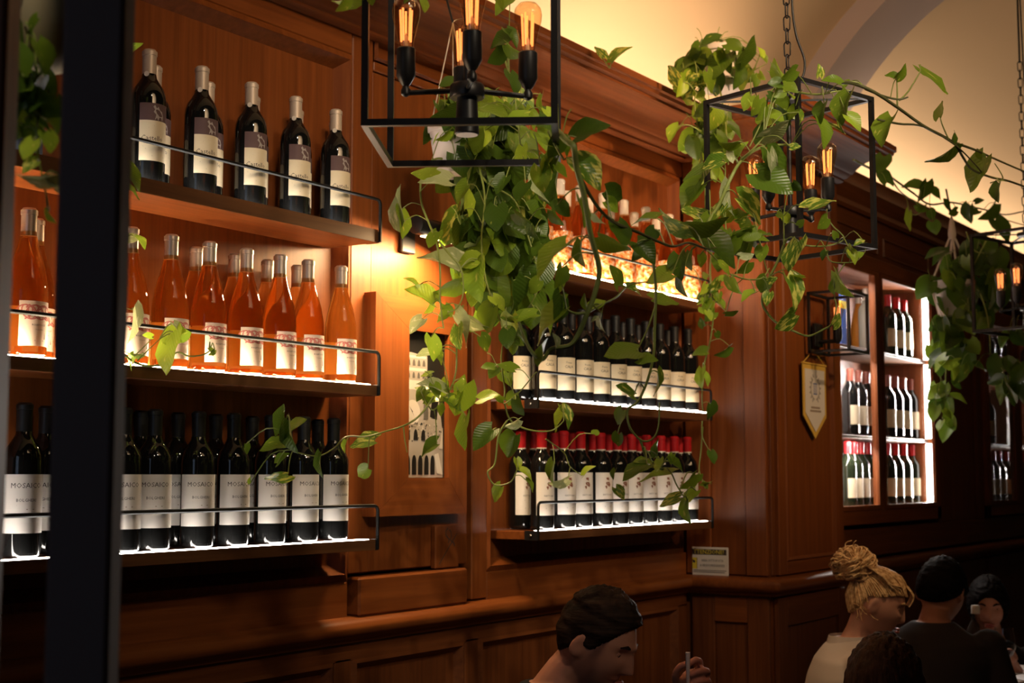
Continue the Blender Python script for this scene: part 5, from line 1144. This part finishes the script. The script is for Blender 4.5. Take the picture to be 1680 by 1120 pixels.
# man leaning over his food, thin white stick in hand
D = 3.3; hc = atD(977, 1053, D)
fd = RGT*math.cos(.42) - HF*math.sin(.42); fd = fd*math.cos(.40) - Vector((0, 0, 1))*math.sin(.40)
nb = atD(905, 1128, D+.02); tdir = RGT*.97 - HF*.25
hp = atD(1127, 1116, 3.12)
def I(x, y, z): return hp + RGT*x + UPV*y + FWD*z
sh_n = nb + tdir.cross(Vector((0, 0, 1))).normalized()*.17 - Vector((0, 0, .06)); sh_f = nb - tdir.cross(Vector((0, 0, 1))).normalized()*.17 - Vector((0, 0, .06))
def hand(b, root):
    r0 = root.location
    ell(b, I(.010, -.004, -.004)-r0, (.034, .026, .030), sub=3)
    for ch, rad in (([(.026, .026, -.006), (.024, .046, -.022), (.012, .052, -.034), (-.001, .043, -.040)], .0088), ([(.036, .010, -.008), (.040, .026, -.028), (.022, .030, -.042), (.003, .022, -.044)], .0090),
                    ([(.038, -.008, -.008), (.042, .004, -.030), (.024, .008, -.044), (.004, .002, -.045)], .0088), ([(.034, -.024, -.006), (.038, -.017, -.027), (.022, -.014, -.040), (.006, -.018, -.041)], .0078), ([(-.020, -.012, -.010), (-.028, .014, -.026), (-.022, .036, -.036), (-.009, .045, -.041)], .0092)):
        P = catmull([I(*q)-r0 for q in ch], 4); b.tube(P, [rad*(1.08-.30*i/len(P)) for i in range(len(P))], 10); ell(b, P[-1], (rad*.8,)*3)
elb = atD(1085, 1330, 3.05)
man, Mm, R0 = person('man in a black top with short dark hair, leaning over his meal', hc, fd, 0, nb, tdir, .55, 1.0, [[sh_n, nb + (elb-nb)*.55 + Vector((0, 0, -.10)), elb, I(.004, -.075, .004), I(.006, -.02, 0)], [sh_f, sh_f + RGT*.12 - Vector((0, 0, .25)), sh_f + RGT*.36 - Vector((0, 0, .30))]], SKIN, CL_BLACK, H_DARK, shortline, .011, 3, fingers=[hand], sleeve_end=.5,
    hextra=lambda x, y, z: 1.6 if z > .07 else (1.0 if z > .03 else .55))
st = MB().tube([I(-.004, .072, -.0475)-I(0, 0, 0), I(-.0035, .03, -.0475)-I(0, 0, 0), I(-.003, -.09, -.0475)-I(0, 0, 0)], [.0052, .0042, .0026], 10).build('plastic_stick', PWHITE, None, 40, label='thin white stick held upright in the hand of the man in black', cat='stick'); st.location = I(0, 0, 0)
# blonde woman in a white blouse
D = 4.4; hc = atD(1436, 990, D); fd = RGT*math.cos(.15) - HF*math.sin(.15); fd = fd*math.cos(.30) - Vector((0, 0, 1))*math.sin(.30)
nb = atD(1402, 1052, D); td = RGT*.95 - HF*.1; sd = td.cross(Vector((0, 0, 1))).normalized()
bl, Mb, R0 = person('woman with blonde hair in a messy bun wearing a white blouse', hc, fd, 0, nb, td, .35, .93, [[nb+sd*.15-Vector((0, 0, .06)), nb+sd*.19+td*.05-Vector((0, 0, .33)), nb+sd*.12+td*.30-Vector((0, 0, .36))], [nb-sd*.15-Vector((0, 0, .06)), nb-sd*.19+td*.05-Vector((0, 0, .33)), nb-sd*.12+td*.30-Vector((0, 0, .36))]], SKINP, CL_WHITE, H_BLOND, lambda x, y: .010*noise.noise(Vector((x*60, y*60, 1)))+(.052 if y > .07 else (.052+(y-.07)*.45 if y > -.005 else (.018 if y > -.03 else .018+(y+.03)*2.2))), .008, 9, fem=True)
bun = MB(); rr = random.Random(4); bc = R0 @ Mb @ Vector((0, -.098, .098))
ell(bun, bc, (.056, .056, .046), sub=3)
for k in range(120):
    a0, ph, q = rr.uniform(0, 2*PI), rr.uniform(-.9, 1.3), rr.uniform(.7, 1.5); pts = []
    for i in range(9):
        a = a0+i*.24*q; e = ph+.25*math.sin(i*.9+k); ra = .052+.016*math.sin(i*1.1+k)+rr.uniform(0, .010)
        pts.append(bc + Vector((ra*math.cos(a)*math.cos(e), ra*math.sin(a)*math.cos(e), ra*.85*math.sin(e))))
    bun.tube(catmull(pts, 2), [.0010+.0022*math.sin(PI*i/17) for i in range(17)], 5)
for k in range(26):
    s = (1 if k % 2 else -1); t = rr.uniform(.1, 1); pts = [R0 @ Mb @ Vector((s*(.02+.055*t)*w1, y, z)) for w1, y, z in ((.8, .086-.03*t, .062+rr.uniform(-.006, .02)), (1.0, .045-.03*t, .108-.03*t), (1.0, -.01, .125-.03*t), (.6, -.075, .115))]
    bun.tube(catmull(pts, 4), [.002+.002*math.sin(PI*i/13) for i in range(13)], 5)
for k in range(150):
    u = rr.uniform(-1, 1); s = 1 if u > 0 else -1; au = abs(u)
    # from the hairline (forehead to nape) swept back up into the bun
    a0 = au*2.5; y0, x0 = .094*math.cos(a0), s*.075*math.sin(a0); z0 = .056 if y0 > .06 else (.056+(y0-.06)*.45 if y0 > -.005 else (.024 if y0 > -.03 else .024+(y0+.03)*1.5))
    e0 = rr.uniform(0, .8); p0 = Vector((x0*1.06, y0*1.06, z0)); p3 = Vector((s*.02*rr.random(), -.085, .095)); m1 = p0.lerp(p3, .35); m2 = p0.lerp(p3, .7)
    def push(v): 
        q = Vector((v.x/.073, v.y/.094, v.z/.116)); return v*(1.09+rr.uniform(-.01, .05))/max(q.length, .3)
    pts = [R0 @ Mb @ q for q in (push(p0), push(m1), push(m2), p3)]
    bun.tube(catmull(pts, 4), [.0012+.0022*math.sin(PI*i/12) for i in range(13)], 5)
for k in range(44):
    s = 1 if k % 2 else -1; t = rr.random(); p0 = (R0 @ Mb @ Vector((s*.074, rr.uniform(-.080, -.035), rr.uniform(-.03, .03)))) if k < 26 else bc + Vector((rr.gauss(0, 1), rr.gauss(0, 1), rr.uniform(-.3, 1))).normalized()*.054
    q = Vector((rr.gauss(0, .012), rr.gauss(0, .012), rr.gauss(-.012, .008) if k < 26 else rr.gauss(.010, .008)))
    bun.tube(catmull([p0, p0+q*.6+Vector((rr.gauss(0, .006),)*3), p0+q*1.4, p0+q*1.7+Vector((rr.gauss(0, .008), rr.gauss(0, .008), 0))], 3), [.0011]*10, 4)
bun.build('hair_bun', H_BLOND, bl, 60, label='loose curly blonde bun')
fr_ = MB()
for k in range(12):
    x = -.035+.006*k; fr_.tube(catmull([R0 @ Mb @ Vector(q) for q in ((x*.7, .080, .085), (x, .104, .066), (x*1.15-.004, .108, .046), (x*1.3-.006, .102, .026-.001*(k % 3)))], 3), [.004, .004, .0038, .0035, .003, .0028, .0025, .002, .0016, .001], 5)
fr_.build('fringe', H_BLOND, bl, 60)
cl = MB(); nbl = nb-bl.location
cl.add([nbl + Vector((math.cos(a)*(.072+.018*t), math.sin(a)*(.066+.018*t), -.035+.055*(1-t)+.0))+td*(-.012) for t in (0, .5, 1) for a in [i*2*PI/20 for i in range(20)]], [(j*20+i, j*20+(i+1) % 20, (j+1)*20+(i+1) % 20, (j+1)*20+i) for j in range(2) for i in range(20)]); cl.build('collar', CL_WHITE, bl, 60)
# man in the charcoal jumper seen from behind
D = 4.95; hc = atD(1545, 972, D); fd = HF*.80+RGT*.6; fd = fd.normalized()*math.cos(.35) - Vector((0, 0, 1))*math.sin(.35)
nb = atD(1531, 1026, D-.03); td = HF*.9+RGT*.45; sd = td.cross(Vector((0, 0, 1))).normalized()
person('man in a charcoal jumper with black hair, seen from behind', hc, fd, 0, nb, td, .3, 1.0, [[nb+sd*.18-Vector((0, 0, .06)), nb+sd*.26+td*.0-Vector((0, 0, .31)), nb+sd*.16+td*.27-Vector((0, 0, .165))], [nb-sd*.18-Vector((0, 0, .06)), nb-sd*.26+td*.0-Vector((0, 0, .31)), nb-sd*.16+td*.27-Vector((0, 0, .165))]], SKIN, CL_GREY, H_BLACK, shortline, .013, 5)
# dark haired woman facing the camera
D = 5.72; hc = atD(1621, 992, D); fd = -HF*.93-RGT*.25; fd = fd.normalized()*math.cos(.22) - Vector((0, 0, 1))*math.sin(.22)
nb = atD(1630, 1056, D+.03); td = -HF; sd = td.cross(Vector((0, 0, 1))).normalized(); hd = atD(1664, 1072, D-.35)
dw, Md, R0 = person('woman with dark hair tied back, looking down across the table', hc, fd, 0, nb, td, .2, .93, [[nb+sd*.15-Vector((0, 0, .06)), nb+sd*.20+td*.02-Vector((0, 0, .32)), nb+sd*.10+td*.25-Vector((0, 0, .30))], [nb-sd*.15-Vector((0, 0, .06)), nb-sd*.22+td*.05-Vector((0, 0, .30)), hd-Vector((0, 0, .05))-td*.05, hd]], SKINP, CL_DARK, H_BLACK, lambda x, y: .064 if y > .085 else (.064+(y-.085)*2.6 if y > .045 else -.04+(y-.045)*.6), .015, 7, fem=True, sleeve_end=.62)
# brown haired person nearest the camera, back of the head only
D = 3.0; hc = atD(1452, 1136, D); fd = HF*.95+RGT*.2
nb = hc - Vector((0, 0, .19)) - HF*.03
person('person with long smooth brown hair, back to the camera', hc, fd, 0, nb, HF, .2, .97, [[nb+RGT*.16-Vector((0, 0, .06)), nb+RGT*.21-Vector((0, 0, .33)), nb+RGT*.14+HF*.28-Vector((0, 0, .38))], [nb-RGT*.16-Vector((0, 0, .06)), nb-RGT*.21-Vector((0, 0, .33)), nb-RGT*.14+HF*.28-Vector((0, 0, .38))]], SKINP, CL_DARK, H_BROWN, longline, .014, 13, fem=True)
# table with cloth, glass, bottle and plates
tp = atD(1668, 1100, 5.25); tp.z = 0
tb = empty('dining_table', (5.76, 1.04, 0), label='dining table with a pale cloth at the lower right edge', cat='table')
MB().box(-.51, .51, -.43, .43, .72, .745, 0, .004).build('tabletop', W_H2, tb)
for sx in (-1, 1):
    for sy in (-1, 1): MB().box(sx*.44-.03, sx*.44+.03, sy*.36-.03, sy*.36+.03, 0, .72, 0, .003).build('leg', W_V2, tb)
ck = MB(); n = 24
ring = [(-.52, -.44), (.52, -.44), (.52, .44), (-.52, .44)]; per = []
for i in range(4):
    a, b_ = ring[i], ring[(i+1) % 4]
    for k in range(n): per.append((a[0]+(b_[0]-a[0])*k/n, a[1]+(b_[1]-a[1])*k/n))
m_ = len(per); v = [(x, y, .748) for x, y in per] + [(x*1.015+.012*math.sin(i*1.3)*(abs(x) > .51), y*1.02+.012*math.sin(i*1.3)*(abs(y) > .43), .60) for i, (x, y) in enumerate(per)]
ck.add(v, [tuple(range(m_))]+[(i, i+m_, (i+1) % m_+m_, (i+1) % m_) for i in range(m_)]); c_ = ck.build('tablecloth', LINEN, None, 50, label='pale tablecloth draped over the dining table', cat='tablecloth'); c_.location = tb.location
def put(px, D, z, builder):
    p = atD(px, 1090, D); o = builder(); o.location = (p.x, p.y, z); return o
g_ = empty('wine_glass', label='stemmed wine glass with a little red wine on the table', cat='glass')
MB().lathe([(.034, 0), (.034, .002), (.006, .006), (.004, .012), (.004, .085), (.012, .092), (.030, .108), (.0395, .135), (.038, .165), (.032, .205), (.0312, .205), (.037, .165), (.0385, .135), (.029, .110), (.004, .095)], 28, capt=False).build('bowl', WGLASS, g_, 50)
MB().lathe([(.010, .0945), (.028, .111), (.034, .124), (0, .124)], 24, capt=False).build('wine', WINE, g_, 50)
p = atD(1649, 1090, 5.13); g_.location = (p.x, p.y, .749)
wb = MB().lathe([(.033, 0), (.036, .004), (.036, .17), (.030, .195), (.015, .225), (.013, .25), (.0, .25)], 24).build('water_bottle', WGLASS, None, 50, label='clear water bottle with white cap on the dining table', cat='bottle'); MB().lathe([(.0155, .248), (.0155, .275), (.013, .278)], 16).build('cap', PWHITE, wb, 40)
p = atD(1603, 1090, 5.2); wb.location = (p.x, p.y, .749)
for px, D, d in ((1662, 5.42, 'farther'), (1722, 5.16, 'nearer')):
    pt = MB().lathe([(.06, 0), (.07, .004), (.125, .018), (.125, .021), (.07, .008), (0, .006)], 32, capt=False).build('plate', CERAM, None, 50, label=f'white plate on the dining table, the {d} of two', cat='plate', group='plates on the table'); p = atD(px, 1090, D); pt.location = (p.x, p.y, .749)
